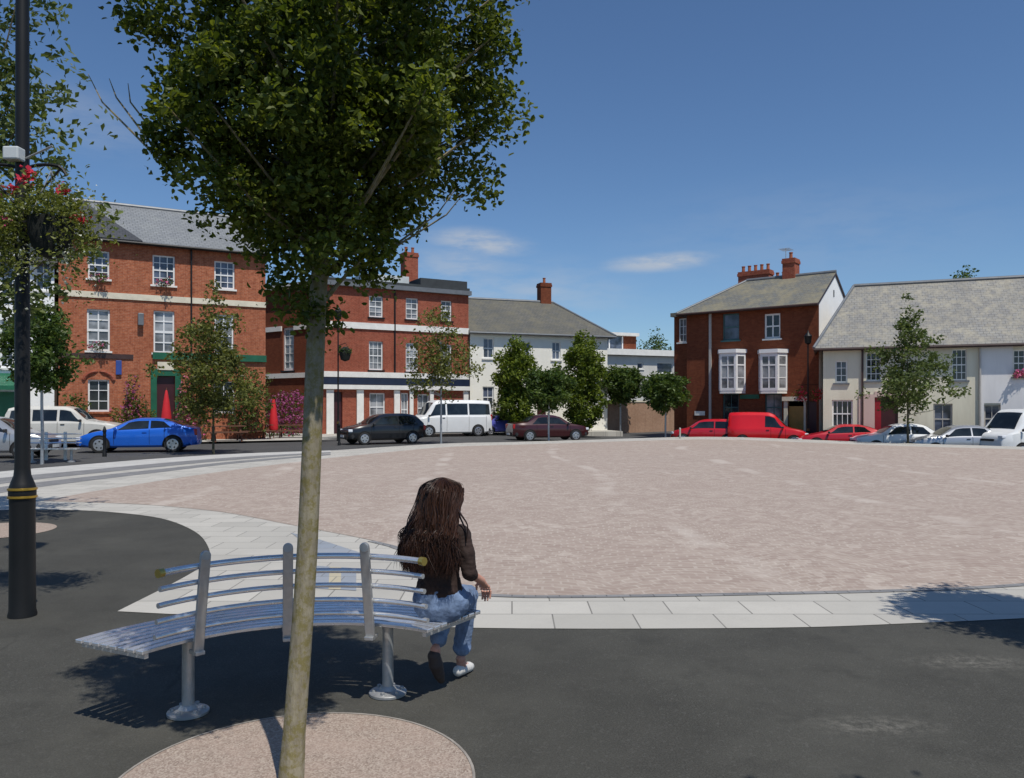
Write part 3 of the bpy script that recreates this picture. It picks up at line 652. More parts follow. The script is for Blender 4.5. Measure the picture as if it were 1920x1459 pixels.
for r in gf[:1]:
    xc = (r[0] + r[1]) / 2; hw = (r[1] - r[0]) / 2 + .12
    pts = [(xc + math.cos(R(a)) * hw * 1.15, -.02, r[3] - .1 + math.sin(R(a)) * .5) for a in range(10, 171, 16)]
    mb.tube(pts, .09, 6)
mb.build('window_arch', M['brickB'], A.root)
o = A.part('lantern', M['lead'], (A.X(258), A.X(269), -.3, -.004, A.Z(263, 611), A.Z(263, 588)), bevel=.03)
o = A.part('hanging_sign', M['signblue'], (A.X(217), A.X(228), -.12, -.004, A.Z(222, 703), A.Z(222, 676)), bevel=.02)
A.part('signboard', M['stone'], (A.X(295), A.X(325), -.12, -.004, A.Z(310, 694), A.Z(310, 679)))
A.part('plinth_band', M['gutter'], (0, A.X(250), -.05, -.004, A.Z(180, 672), A.Z(180, 663)))
# --- white house left of the pub
Hs = Bld('white_house', 'white rendered house at the far left behind the lamp post and pub', (-33, 31.5), (-21.5, 37.4), -.13)
hw = [Hs.rect(0, 26, 600, 690), Hs.rect(-90, -60, 600, 690), Hs.rect(66, 96, 600, 690), Hs.rect(0, 26, 480, 560), Hs.rect(66, 96, 480, 545)]
Hs.wall(8.6, 7, M['white'], hw, 10.8, 10.8)
for r in hw: Hs.window(r, 2, 2, glass=M['glassb'])
Hs.roof(7, 8.6, 10.8, M['slateD'], .3, fascia=M['dark'])
aw = MB(); aw.add([(Hs.X(-60), -.01, Hs.Z(20, 700)), (Hs.X(52), -.01, Hs.Z(20, 700)), (Hs.X(52), -1.1, Hs.Z(20, 724)), (Hs.X(-60), -1.1, Hs.Z(20, 724)), (Hs.X(-60), -1.1, Hs.Z(20, 732)), (Hs.X(52), -1.1, Hs.Z(20, 732))], [(0, 1, 2, 3), (3, 2, 5, 4)]); aw.build('awning', M['green'], Hs.root, fix=False)
Hs.part('shopfront', M['green'], (Hs.X(-60), Hs.X(52), -.06, -.004, 0, Hs.Z(20, 735)))

# --- B: corner building with white bands: front, and side wing coloured darker for its shade
B = Bld('corner_building', 'red brick corner building with white bands and white ground floor pilasters', (-11.75, 49.0), (-2.95, 54.0), -.13)
b2 = [B.rect(692, 718, 555, 595), B.rect(761, 784, 559, 599), B.rect(827, 847, 564, 602)]
b1 = [B.rect(692, 718, 640, 694), B.rect(761, 784, 643, 697), B.rect(827, 847, 646, 699)]
b0 = [B.rect(693, 722, 737, 790), B.rect(752, 766, 737, 800), B.rect(783, 805, 739, 792)]
bd = B.rect(626, 642, 735, 808); bd = (bd[0], bd[1], 0.02, bd[3])
HB = B.Z(700, 541)
B.wall(HB, 7, M['brickB'], b2 + b1 + b0 + [bd])
for r in b2: B.window(r, 2, 4, glass=M['glassc'], sillm=M['dark'])
for r in b1: B.window(r, 3, 4, glass=M['glassc'], sillm=M['dark'])
for r in b0: B.window(r, 2, 2, glass=M['glassc'])
B.part('door', M['maroon'], (bd[0] + .01, bd[1] - .01, .14, .2, .02, bd[3] - .02))
za, zb_ = B.Z(740, 620), B.Z(740, 612)
B.part('upper_band', M['trim'], (0, B.L, -.09, -.003, za, zb_ + .12))
B.part('lower_band', M['trim'], (0, B.L, -.11, -.003, B.Z(740, 709), B.Z(740, 699)))
B.part('fascia_board', M['navy'], (0, B.L, -.16, -.003, B.Z(740, 722), B.Z(740, 710)))
B.part('fascia_ledge', M['trim'], (0, B.L, -.28, -.003, B.Z(740, 731), B.Z(740, 723)))
for u0, u1 in ((611, 625), (668, 681), (738, 749), (767, 774), (805, 812), (868, 877)):
    B.part('pilaster', M['trim'], (B.X(u0), B.X(u1), -.14, -.003, 0, B.Z(740, 732)), bevel=.02)
B.part('downpipe', M['dark'], (B.X(738.5), B.X(741), -.1, -.003, 3.2, HB))
B.part('cornice', M['lead'], (-.1, B.L + .1, -.3, -.003, HB, HB + .28))
B.part('parapet', M['leadD'], (-.1, B.L + .1, 0, 7, HB + .005, HB + .5))
rb = B.part('roof', M['leadD'], (B.X(792), B.L + .05, .3, 6.6, HB + .5, HB + 1.0))
B.part('roof_dormer', M['box'], (B.X(694), B.X(780), 1.2, 3.4, HB + .5, HB + 1.15))
ck = B.chimney(rb, B.X(803) + .3, 4.0, HB + .9, HB + 3.3, 1.0, .8, M['brickB'], 2)
S = Bld('side_wing', 'brick side wing, coloured darker for shade, of the corner building with one tall white window', (-16.4, 52.3), (-11.8, 49.02), -.13)
s1 = [S.rect(530, 551, 614, 695)]
HS = S.Z(540, 541)
S.wall(HS, 5.2, M['brickE'], s1)  # brick colour darker than the front, standing in for shade on this side
S.window(s1[0], 2, 5, glass=M['glassc'], sillm=M['dark'], fw=.14)
S.part('upper_band', M['trim'], (0, s1[0][0] - .06, -.09, -.003, S.Z(540, 620), S.Z(540, 611))); S.part('upper_band', M['trim'], (s1[0][1] + .06, S.L, -.09, -.003, S.Z(540, 620), S.Z(540, 611)))
S.part('lower_band', M['trim'], (0, S.L, -.1, -.003, S.Z(540, 709), S.Z(540, 700)))
S.part('cornice', M['trim'], (-.1, S.L, -.3, -.003, HS - .02, HS + .25))
S.part('roof', M['leadD'], (0, S.L, 0, 5.2, HS + .005, HS + .24))

# --- C: cream house with hipped slate roof
Cb = Bld('cream_house', 'long cream house with mossy slate hip roof behind the tall clipped trees', (-2.85, 54.1), (6.9, 57.6), -.2)
cw = [Cb.rect(906, 926, 634, 672), Cb.rect(1035, 1051, 641, 675), Cb.rect(905, 926, 725, 765), Cb.rect(979, 995, 641, 675)]
cd = Cb.rect(1007, 1024, 748, 800); cd = (cd[0], cd[1], .02, cd[3])
HC = Cb.Z(960, 623)
Cb.wall(HC, 8, M['cream'], cw + [cd])
for r in cw: Cb.window(r, 2, 2, glass=M['glassb'])
Cb.part('door', M['maroon'], (cd[0] + .01, cd[1] - .01, .12, .18, .02, cd[3] - .02))
o = Cb.roof(8, HC, HC + 2.75, M['slateC'], .35, hipR=2.6, fascia=M['lead'])
Cb.chimney(o, Cb.X(1062), 4.2, HC + 1.6, HC + 4.2, .85, .8, M['brickE'], 1)
Cb.part('eaves_board', M['trim'], (0, Cb.L, -.06, -.004, HC - .32, HC - .12))
# --- D: flat roofed modern building beyond
D = Bld('modern_building', 'flat roofed pale modern building at the far end of the side road', at(1128, 76), at(1300, 80), .35)
d1 = [D.rect(1140, 1150, 632, 655), D.rect(1153, 1176, 632, 655)]
D1 = D.rect(1128, 1205, 655, 626)
D.wall(D.Z(1200, 668), 8, M['concrete'], [D.rect(1195, 1206, 680, 692), D.rect(1232, 1262, 680, 700)])
for q in (D.rect(1195, 1206, 680, 692), D.rect(1232, 1262, 680, 700)): D.window(q, 1, 1, glass=M['glassb'])
D.part('roof', M['trim'], (-.3, D.L + .3, -.5, 8.2, D.Z(1200, 667), D.Z(1200, 656)))
zt, zl = D.Z(1165, 628), D.Z(1165, 655)
D.part('upper_storey', M['brickE'], (D.X(1178), D.X(1203), 1.0, 7, zl, zt))
D.part('upper_wall', M['concrete'], (-.1, D.X(1178), 1.12, 7, zl, zt - .03))
wf = D.part('window', M['frame'], *[(D.X(a), D.X(a) + .12, .98, 1.12, zl, zt - .03) for a in (1131, 1151, 1176)], (D.X(1131), D.X(1177), 1.0, 1.1, zl, zl + .12))
pb = MB(); pb.box(D.X(1132), D.X(1177), 1.05, 1.11, zl + .1, zt - .05); pb.build('pane', M['glassb'], wf)
D.part('upper_roof', M['trim'], (-.3, D.X(1205), .6, 7.3, zt, zt + .3))
# brown brick boundary wall climbing beside the side road
bw = Bld('boundary_wall', 'brown brick boundary wall beside the rising side road', at(1130, 58), at(1292, 64), -.2, 'wall')
bw.part('wall', M['brickW'], (0, bw.L, 0, .3, -1, 2.2)); bw.part('coping', M['stone'], (-.02, bw.L + .02, -.05, .35, 2.2, 2.32))
# --- E: dark brick house with bays
E = Bld('dark_brick_house', 'dark red brick house with two white bay windows, tall chimneys and a white gable', (10.98, 50.0), (17.35, 45.0), -.5)
HE = 7.55 + .5
e2 = [E.rect(1355, 1386, 588, 638), E.rect(1433, 1463, 588, 635), E.rect(1490, 1508, 592, 606)]
e0 = [E.rect(1355, 1385, 738, 790), E.rect(1434, 1466, 738, 790)]
ed = E.rect(1478, 1508, 752, 815); ed = (ed[0], ed[1], .02, ed[3]); em = E.rect(1513, 1531, 752, 815); em = (em[0], em[1], .02, em[3])
E.wall(HE, 6, M['brickE'], e2[:2] + e0 + [ed, em], 0, HE + 2.1, sidem=M['white'])
E.window(e2[0], 1, 2, glass=M['glassb'], frame=M['teal'], sillm=M['teal']); E.window(e2[1], 2, 2, glass=M['glass'], bar=.08, fw=.1, midrail=False)
E.window(e0[0], 2, 2, frame=M['teal']); E.window(e0[1], 2, 2, glass=M['glassc'], frame=M['teal'])
for u0, u1 in ((1349, 1397), (1424, 1475)):
    a, b, z0, z1 = E.rect(u0, u1, 663, 733); w = b - a; p = .62; s_ = .32
    P = [(a, -.003), (a + s_, -p), (b - s_, -p), (b, -.003)]
    mb = MB(); pn = MB()
    for (xa, ya), (xb, yb) in zip(P, P[1:]):
        va, vb = Vector((xa, ya, 0)), Vector((xb, yb, 0)); dd = vb - va; ln = dd.length; ang = Matrix.Rotation(math.atan2(dd.y, dd.x), 4, 'Z'); c = (va + vb) / 2
        for t in (-1, 1): mb.obox(c + dd.normalized() * t * (ln / 2 - .05) + Vector((0, 0, (z0 + z1) / 2)), .11, .09, z1 - z0, ang)
        for zz, hh in ((z0 + .08, .16), (z1 - .1, .2), (z0 + (z1 - z0) * .68, .08), (z0 + (z1 - z0) * .34, .05)): mb.obox(c + Vector((0, 0, zz)), ln - .08, .08, hh, ang)
        if ln > .8: mb.obox(c + Vector((0, 0, (z0 + z1) / 2)), .07, .075, z1 - z0, ang)
        pn.obox(c + Vector((0, 0, (z0 + z1) / 2)), ln - .02, .03, z1 - z0 - .1, ang)
    bay = mb.build('bay_window', M['frame'], E.root); pn.build('pane', M['glassc'], bay)
    rb = MB(); rb.prism([(a - .12, -.002), (a + s_ - .06, -p - .12), (b - s_ + .06, -p - .12), (b + .12, -.002)], z1 + .001, z1 + .22); rb.build('bay_roof', M['frame'], bay)
    rb = MB(); rb.prism([(a - .02, -.002), (a + s_, -p - .03), (b - s_, -p - .03), (b + .02, -.002)], z0 - .16, z0 - .002); rb.build('bay_base', M['trim'], bay)
E.part('door', M['yellowdoor'], (ed[0] + .01, ed[1] - .01, .1, .16, .02, ed[3] - .3)); o = E.part('door', M['maroon'], (em[0] + .01, em[1] - .01, .1, .16, .02, em[3] - .02)); o['label'] = 'dark maroon door'
E.part('door_surround', M['stone'], (ed[0] - .22, ed[0] - .003, -.12, -.003, 0, ed[3]), (ed[1] + .003, ed[1] + .12, -.12, -.003, 0, ed[3]), (ed[0] - .3, ed[1] + .2, -.2, -.003, ed[3] + .002, ed[3] + .25))
E.part('downpipe', M['pipe'], (E.X(1330.5), E.X(1334.5), -.12, -.004, .1, HE - .1))
E.part('shop_sign', M['green'], (E.X(1388), E.X(1424), -.1, -.004, E.Z(1400, 748), E.Z(1400, 740)))
E.part('flat_sign', M['trim'], (E.X(1303), E.X(1322), -.05, -.004, E.Z(1310, 779), E.Z(1310, 771)))
o = E.roof(6, HE, HE + 2.1, M['slateE'], .42, hipL=2.7, fascia=M['gutter'], sideover=.08)
E.part('gable_slit', M['dark'], (E.L + .002, E.L + .02, 2.7, 2.85, HE + .6, HE + 1.0))
E.chimney(o, E.X(1352), 5.6, HE + .2, HE + 3.1, 2.1, .8, M['brickB'], 5); E.chimney(o, E.X(1392), 6.5, HE + .2, HE + 2.6, 1.6, .7, M['brickB'], 4); E.chimney(o, E.X(1448), 3.2, HE + 1.4, HE + 3.2, .75, .9, M['brickB'], 1)
an = MB(); ax, az = E.X(1424), HE + 4.2
an.tube([(ax, 4.5, HE + 1.2), (ax, 4.5, az)], .025, 6); an.tube([(ax - .1, 4.1, az - .1), (ax + .1, 5.0, az - .1)], .015, 5)
for k in range(5): an.tube([(ax - .35, 4.15 + k * .2, az - .1), (ax + .35, 4.15 + k * .2, az - .1)], .012, 4)
an.build('aerial', M['galv'], o)
E2 = Bld('rear_wing', 'narrow dark set back wing at the left of the dark brick house', at(1264, 53), at(1292, 52.2), -.4)
r = E2.rect(1272, 1287, 597, 642)
E2.wall(8.0, 4, M['brickE'], [r]); E2.window(r, 2, 3, glass=M['glassc'])
E2.part('roof', M['slateE'], (-.1, E2.L, -.3, 4, 8.0, 8.25))
# --- F: long terrace on the right
FA, FB = Vector((16.45, 42.1)), Vector((24.85, 38.65)); fd = (FB - FA).normalized()
T = Bld('cream_terrace', 'long cream terrace with lichen grey slate roof on the right', FA, FB + fd * 7, -.62)
HT = 4.80 + .62
t1 = [T.rect(1566, 1589, 676, 718), T.rect(1624, 1652, 661, 714), T.rect(1785, 1813, 655, 713), T.rect(1900, 1932, 656, 706), T.rect(1982, 2010, 656, 706)]
t0 = [T.rect(1560, 1599, 750, 802), T.rect(1750, 1786, 757, 815), T.rect(1845, 1876, 759, 812), T.rect(1955, 1990, 760, 812)]
td = T.rect(1640, 1684, 745, 815); td = (td[0], td[1], .02, td[3])
T.wall(HT, 7.6, M['creamF'], t1 + t0 + [td], 0, HT + 3.5)
T.window(t1[0], 2, 3, glass=M['glassb'], sillm=M['lead'])
for r in t1[1:]: T.window(r, 3, 4, glass=M['glass'], frame=M['teal'] if False else M['frame'], sillm=M['lead'], bar=.03, fw=.05)
T.window(t0[0], 4, 2, glass=M['glass']); 
for r in t0[1:]: T.window(r, 2, 2, glass=M['glassb'], frame=M['pipe'], sillm=M['lead'])
T.part('door', M['maroon'], (td[0] + .3, td[1] - .01, .1, .16, .02, td[3] - .02)); o = T.part('door_leaf', M['reddoor'], (td[0] + .01, td[0] + .3, .02, .16, .02, td[3] - .02))
T.part('door_surround', M['pinkF'], (td[0] - .75, td[0] - .004, -.06, -.004, 0, td[3] + .15), (td[0] - .004, td[1] + .3, -.06, -.004, td[3] + .003, td[3] + .3))
T.part('house_front', M['greyF'], (T.X(1838), T.X(1845) - .003, -.03, -.004, 0, HT - .02), (T.X(1876) + .003, T.L, -.03, -.004, T.Z(1860, 756), T.Z(1900, 712)), (T.X(1845) - .003, T.X(1876) + .003, -.03, -.004, T.Z(1860, 756), HT - .02), (T.X(1876) + .003, T.X(1899) , -.03, -.004, T.Z(1900, 712), HT - .02), (T.X(1876) + .003, T.X(1954), -.03, -.004, 0, T.Z(1860, 756)))
T.part('downpipe', M['gutter'], (T.X(1615), T.X(1619), -.1, -.004, .1, HT - .2)); o = T.part('downpipe', M['pipe'], (T.X(1836), T.X(1839), -.13, -.035, .1, HT - .2))
T.roof(7.6, HT, HT + 3.65, M['slateF'], .36, fascia=M['gutter'], sideover=.1, hipL=1.55)
# flower boxes and climbers
def shrub(name, label, cat, loc, sx, sy, sz, n, ls, m, seed, fl=None, group=None, nf=0, fs=.1, stems=True):
    rnd = random.Random(seed); t = thing(name, label, cat, loc, 0, group); mb = MB()
    def pt():
        while True:
            p = Vector((rnd.uniform(-1, 1), rnd.uniform(-1, 1), rnd.uniform(-1, 1)))
            k = 1 + .5 * noise.noise(p * 1.6 + Vector((seed, 0, 0)))
            if p.length < k: return Vector((p.x * sx, p.y * sy, (p.z * .5 + .5) * sz))
    for _ in range(n): leafmesh(mb, pt(), ls, rnd)
    mb.build('foliage', m, t, fix=False)
    if stems:
        sb = MB()
        for i in range(5): p = pt(); sb.tube([(p.x * .3, p.y * .3, 0), tuple(p)], [.02, .006], 5)
        sb.build('stem', M['barkd'], t)
    if nf:
        fb = MB()
        for _ in range(nf):
            p = pt(); p.y -= sy * .3
            for _k in range(4): leafmesh(fb, p + Vector((rnd.gauss(0, .4), rnd.gauss(0, .4), rnd.gauss(0, .4))) * fs, fs, rnd, asp=.9)
        tag(fb.build('flowers', fl, t, fix=False), kind='stuff')
    return t
def onA(bld, u, off): 
    x = bld.X(u); p = bld.A + bld.d * x + Vector((bld.d.y, -bld.d.x)) * off; return p.x, p.y
x, y = onA(A, 135, .8); shrub('shrub', 'bright green shrub against the pub wall behind the white estate car', 'shrub', (x, y, .6), .75, .5, 1.7, 500, .16, M['leaf3'], 61)
x, y = onA(A, 458, 1.2); shrub('shrub', 'big bright green bush at the right end of the pub front', 'shrub', (x, y, .3), 1.25, .8, 3.3, 1500, .18, M['leaf3'], 62)
for i, (u, v, m, lab) in enumerate(((245, 735, 'fl_mag', 'tall climbing plant with pinkish flowers between pub window and door'), (345, 735, 'fl_pink', 'climbing plant with pink flowers right of the green pub door'), (278, 745, 'fl_red', 'leafy flowering tub at the left of the green pub door'))):
    x, y = onA(A, u, .5); shrub('flowering_plant', lab, 'plant', (x, y, -.1), .42, .35, 3.3 if i < 2 else 1.6, 420, .14, M['leaf5'], 63 + i, M[m], None, 70, .1)
for i, (u, v) in enumerate(((185, 527), (307, 535), (185, 655))):
    x, y = onA(A, u, .25); shrub('window_box', ['window box plants on the upper left pub window sill', 'sparse window box plants on the upper middle pub window sill', 'window box plants on the lower left pub window sill'][i], 'window box', (x, y, EYE - (v - HZ) / F * y - .05), .5, .2, .45, 130, .12, M['leaf3'], 70 + i, M['fl_pink'], None, 12, .08)
x, y = at(538, 46.5); shrub('flowering_shrub', 'rounded shrub covered in magenta flowers below the tall white window', 'shrub', (x, y, -.1), 1.3, .8, 2.7, 800, .16, M['leaf4'], 75, M['fl_mag'], None, 420, .12)
x, y = at(512, 44.5); shrub('hedge', 'low reddish hedge along the pub garden', 'hedge', (x - .9, y, -.1), 2.2, .5, .85, 700, .13, M['leaf4'], 76, M['fl_red'], None, 40, .09)
x, y = at(912, 51); shrub('shrub', 'yellow green shrub behind the white minibus', 'shrub', (x, y, .2), .9, .6, 2.0, 500, .17, M['leafy'], 77)
x, y = onA(T, 1912, .2); shrub('window_box', 'pink flowers in the window box of the right terrace house', 'window box', (x, y, T.Z(1912, 706) - .7), .45, .16, .35, 60, .1, M['leaf4'], 78, M['fl_pink'], None, 40, .1)
x, y = at(345, 39); shrub('shrub', 'low mixed planting by the pub door step', 'shrub', (x, y, -.1), .8, .4, 1.0, 260, .14, M['leaf5'], 79, M['fl_pink'], None, 25, .1)
for i, (u, off, w_, h_, m, lab) in enumerate(((222, .7, .5, 1.7, 'leaf5', 'leafy shrub below the blue sign on the pub wall'), (262, .9, .45, 2.3, 'leaf3', 'upright green shrub left of the green pub door'), (372, .8, .7, 3.6, 'leaf4', 'dark climbing plant on the pub wall behind the young tree'))):
    x, y = onA(A, u, off); shrub('shrub', lab, 'shrub', (x, y, -.1), w_, .35, h_, 420, .15, M[m], 110 + i, M['fl_pink'], None, 16, .09)
# pub side pavement
o = strip('pavement', [tuple(A.A + (A.d) * t + Vector((A.d.y, -A.d.x)) * .0) for t in (-14, 0, A.L, A.L + 1)] , [tuple(A.A + (A.d) * t + Vector((A.d.y, -A.d.x)) * 3.0) for t in (-14, 0, A.L, A.L + 3)], -.03, M['slab'])
o = sheet('pavement', [(-13, 42), (-11.2, 41.3), (-9.5, 46.5), (-1, 51.2), (7.6, 54.6), (6.9, 57.6), (-2.9, 54), (-11.8, 49), (-16.4, 52.3)], -.035, M['slab'], -.4)

# ------------------------------------------------------------------ street furniture
def lamp_post(name, label, loc, H, sc1=1.0, arms=True, group=None):
    t = thing(name, label, 'lamp post', loc, 0, group)
    mb = MB(); s = sc1
    mb.lathe([(.10 * s, -.05), (.10 * s, .02), (.092 * s, .05), (.088 * s, .85), (.09 * s, .9)], 24); mb.build('base', M['dark'], t, smooth=True)
    mb = MB(); mb.lathe([(.09 * s, .9), (.095 * s, .92), (.095 * s, .98), (.082 * s, 1.02), (.06 * s, 1.08), (.054 * s, 1.14), (.048 * s, H * .6), (.042 * s, H)], 20); mb.build('column', M['dark'], t, smooth=True)
    for z in (.915, .975):
        mb = MB(); mb.lathe([(.092 * s, z - .012), (.102 * s, z - .006), (.102 * s, z + .006), (.092 * s, z + .012)], 24); mb.build('gold_band', M['gold'], t, smooth=True)
    mb = MB(); mb.lathe([(.03, H), (.16, H + .08), (.2, H + .42), (.22, H + .46), (.05, H + .68), (.02, H + .8)], 16); mb.build('lantern', M['dark'], t, smooth=True)
    return t
x, y = gp(42, 1155)
LPX, LPY = x, y
lp = lamp_post('lamp_post', 'tall black lamp post with gold bands and hanging baskets at the left edge', (x, y, 0), 6.4)
mb = MB()
for s_ in (-1, 1):
    mb.tube(smooth_line([(0, 0, 3.42), (s_ * .12, 0, 3.46), (s_ * .28, 0, 3.45), (s_ * .34, 0, 3.38)], 3), .013, 6); mb.tube([(0, 0, 3.1), (s_ * .3, 0, 3.44)], .009, 6)
mb.build('bracket', M['dark'], lp)
mb = MB(); mb.obox((-.02, -.07, 3.52), .12, .1, .1); o = mb.build('camera_box', M['box'], lp, bevel=.012)
mb = MB(); mb.tube([(.03, -.02, 3.5), (.26, -.05, 3.59)], .008, 6); mb.build('antenna_rod', M['galv'], lp)
def basket(label, loc, seed):
    t = thing('hanging_basket', label, 'hanging basket', loc, 0, 'hanging flower baskets on the lamp post')
    mb = MB(); mb.lathe([(.02, -.30), (.09, -.28), (.135, -.2), (.155, -.1), (.16, 0), (.14, .0), (.05, -.01)], 18); mb.build('bowl', M['basket'], t, smooth=True)
    rnd = random.Random(seed); fb = MB(); wb = MB(); rb = MB()
    for _ in range(3800):
        th = rnd.uniform(0, 2 * math.pi); r = rnd.gauss(.23, .1); z = rnd.gauss(.06, .11)
        if r > .18: z -= abs(rnd.gauss(0, .16)) * (1.6 if rnd.random() < .4 else 1)
        p = Vector((r * math.cos(th), r * math.sin(th), z))
        if p.y < -.02 and abs(p.x) < .13 and -.28 < p.z < .0: continue
        leafmesh(fb, p, .036, rnd, asp=.6)
    for _ in range(170):
        th = rnd.uniform(0, 2 * math.pi); r = rnd.gauss(.25, .06); z = rnd.gauss(-.08, .16)
        if math.sin(th) < 0 and abs(r * math.cos(th)) < .14 and z < .02: continue
        leafmesh(wb, Vector((r * math.cos(th), r * math.sin(th), z)), .024, rnd, asp=.9)
    for dx in (-.14, .13):
        for _ in range(90):
            z = -.2 - abs(rnd.gauss(0, .16)); leafmesh(wb, Vector((dx + rnd.gauss(0, .035), rnd.gauss(-.05, .05), z)), .024, rnd, asp=.9)
    for c in ((-.14, -.1, .26), (-.08, -.14, .3), (.1, 0, .2), (.27, -.1, -.02), (-.2, -.15, .18)):
        for _ in range(26): leafmesh(rb, Vector(c) + Vector((rnd.gauss(0, .026), rnd.gauss(0, .026), rnd.gauss(0, .02))), .035, rnd, asp=.9)
    fb.build('foliage', M['leafb'], t, fix=False); tag(wb.build('pale_flowers', M['fl_white'], t, fix=False), kind='stuff'); tag(rb.build('pink_flowers', M['fl_pink'] if seed == 6 else M['fl_red'], t, fix=False), kind='stuff')
    mb = MB()
    for a in range(3): mb.tube([(.15 * math.cos(a * 2.1), .15 * math.sin(a * 2.1), 0), (0, 0, .36)], .004, 5)
    mb.build('chain', M['galv'], t)
    return t
basket('hanging basket with pale flowers and red blooms right of the lamp post', (LPX + .29, LPY - .12, 3.02), 5)
basket('hanging basket with red and pink flowers left of the lamp post, cut by the frame', (LPX - .33, LPY - .02, 3.02), 6)
x, y = at(634, 41); l2 = lamp_post('lamp_post', 'black lamp post before the white banded corner building', (x, y, zr(x, y)), 6.2, .8)
mb = MB(); mb.tube([(0, 0, 4.9), (.4, 0, 5.05), (.42, 0, 4.9)], .02, 6); mb.build('bracket', M['dark'], l2)
t = thing('hanging_basket', 'dark round hanging basket on the lamp post by the corner building', 'hanging basket', (x + .36, y, zr(x, y) + 4.6)); mb = MB()
mb.lathe([(.03, -.5), (.22, -.42), (.28, -.2), (.32, 0), (.26, .12), (.1, .25)], 16); mb.build('bowl', M['basket'], t, smooth=True)
rnd = random.Random(4); fb = MB()
for _ in range(160): th = rnd.uniform(0, 6.28); leafmesh(fb, Vector((.32 * math.cos(th), .32 * math.sin(th), rnd.gauss(.05, .1))), .1, rnd)
fb.build('foliage', M['leaf4'], t, fix=False)
x, y = at(1515, 43.6); l3 = lamp_post('lamp_post', 'dark lamp post in front of the doors of the dark brick house', (x, y, zr(x, y)), 5.6, .85)
mb = MB(); mb.tube([(-.55, 0, 3.4), (.55, 0, 3.4)], .02, 6); mb.build('bracket', M['dark'], l3)
for s_ in (-1, 1):
    shrub('hanging_basket', 'rusty flowered hanging basket %s of the lamp post at the dark brick house' % ('left' if s_ < 0 else 'right'), 'hanging basket', (x + s_ * .45, y, zr(x, y) + 2.45), .35, .35, .8, 140, .12, M['leaf5'], 90 + s_, M['fl_red'], 'baskets by the dark brick house', 30, .1, stems=False)
# bollards
def bollard(label, loc):
    t = thing('bollard', label, 'bollard', loc, 0, 'bollards round the square'); mb = MB()
    mb.lathe([(.075, -.05), (.075, .1), (.055, .14), (.05, .85), (.065, .88), (.065, .93), (.05, .97), (.03, 1.04), (.01, 1.07)], 14); mb.build('post', M['dark'], t, smooth=True)
    mb = MB(); mb.lathe([(.054, .72), (.058, .73), (.058, .78), (.054, .79)], 14); mb.build('gold_ring', M['dark'], t, smooth=True); return t
x, y = at(196, 28); b0_ = bollard('black bollard in front of the bonnet of the blue coupe', (x, y, zr(x, y)))
x, y = at(636, 36.2); copy_thing(b0_, (x, y, zr(x, y)), 0, 'black bollard in front of the bonnet of the black hatchback')
x, y = at(1275, 40.9); t = thing('marker_post', 'thin pale post at the plaza edge left of the red hatchback', 'post', (x, y, zr(x, y))); mb = MB(); mb.lathe([(.05, -.05), (.045, .9), (.05, .92), (.05, 1.0), (.02, 1.03)], 12); mb.build('post', M['pipe'], t, smooth=True); mb = MB(); mb.box(-.06, .06, -.06, .06, -.02, .04); mb.build('foot_plate', M['galv'], t)
# pub garden: parasols and picnic tables
def parasol(label, loc):
    t = thing('closed_parasol', label, 'parasol', loc, 0, 'closed red parasols outside the pub'); mb = MB(); mb.tube([(0, 0, 0), (0, 0, 2.6)], .025, 8); mb.build('pole', M['wood'], t)
    mb = MB(); mb.lathe([(.20, .75), (.24, .85), (.22, 1.3), (.13, 2.0), (.05, 2.45), (.02, 2.5)], 10); mb.build('canopy', M['fabric_red'], t, smooth=True)
    mb = MB(); mb.lathe([(.25, 0), (.25, .06), (.05, .1)], 14); mb.build('base', M['plastic'], t); return t
x, y = at(312, 36.5); p0 = parasol('closed red parasol in front of the green pub door', (x, y, -.1)); x, y = at(513, 42.0); copy_thing(p0, (x, y, -.35), 0, 'closed red parasol in the pub garden beside the magenta shrub')
def picnic(label, loc, rz):
    t = thing('picnic_table', label, 'picnic table', loc, rz, 'wooden picnic tables outside the pub'); mb = MB()
    for i in range(5): mb.box(-.85, .85, -.36 + i * .145, -.36 + i * .145 + .13, .72, .76)
    mb.build('table_top', M['wood'], t)
    for s_ in (-1, 1):
        mb = MB(); mb.box(-.85, .85, s_ * .7 - .13, s_ * .7 + .13, .43, .47); mb.build('seat', M['wood'], t)
    for s_ in (-.6, .6):
        mb = MB(); mb.tube([(s_, -.65, 0), (s_, -.15, .72)], .04, 4); mb.tube([(s_, .65, 0), (s_, .15, .72)], .04, 4); mb.box(s_ - .03, s_ + .03, -.8, .8, .36, .43); mb.build('leg_frame', M['wood'], t)
    return t
x, y = at(425, 38.6); pc = picnic('wooden picnic table behind the young tree before the pub', (x, y, -.05), .5); x, y = at(478, 41); copy_thing(pc, (x, y, -.05), .6, 'wooden picnic table between the bright bush and the hedge')
x, y = at(548, 43); copy_thing(pc, (x, y, -.1), .2, 'wooden picnic table under the magenta flowered shrub')

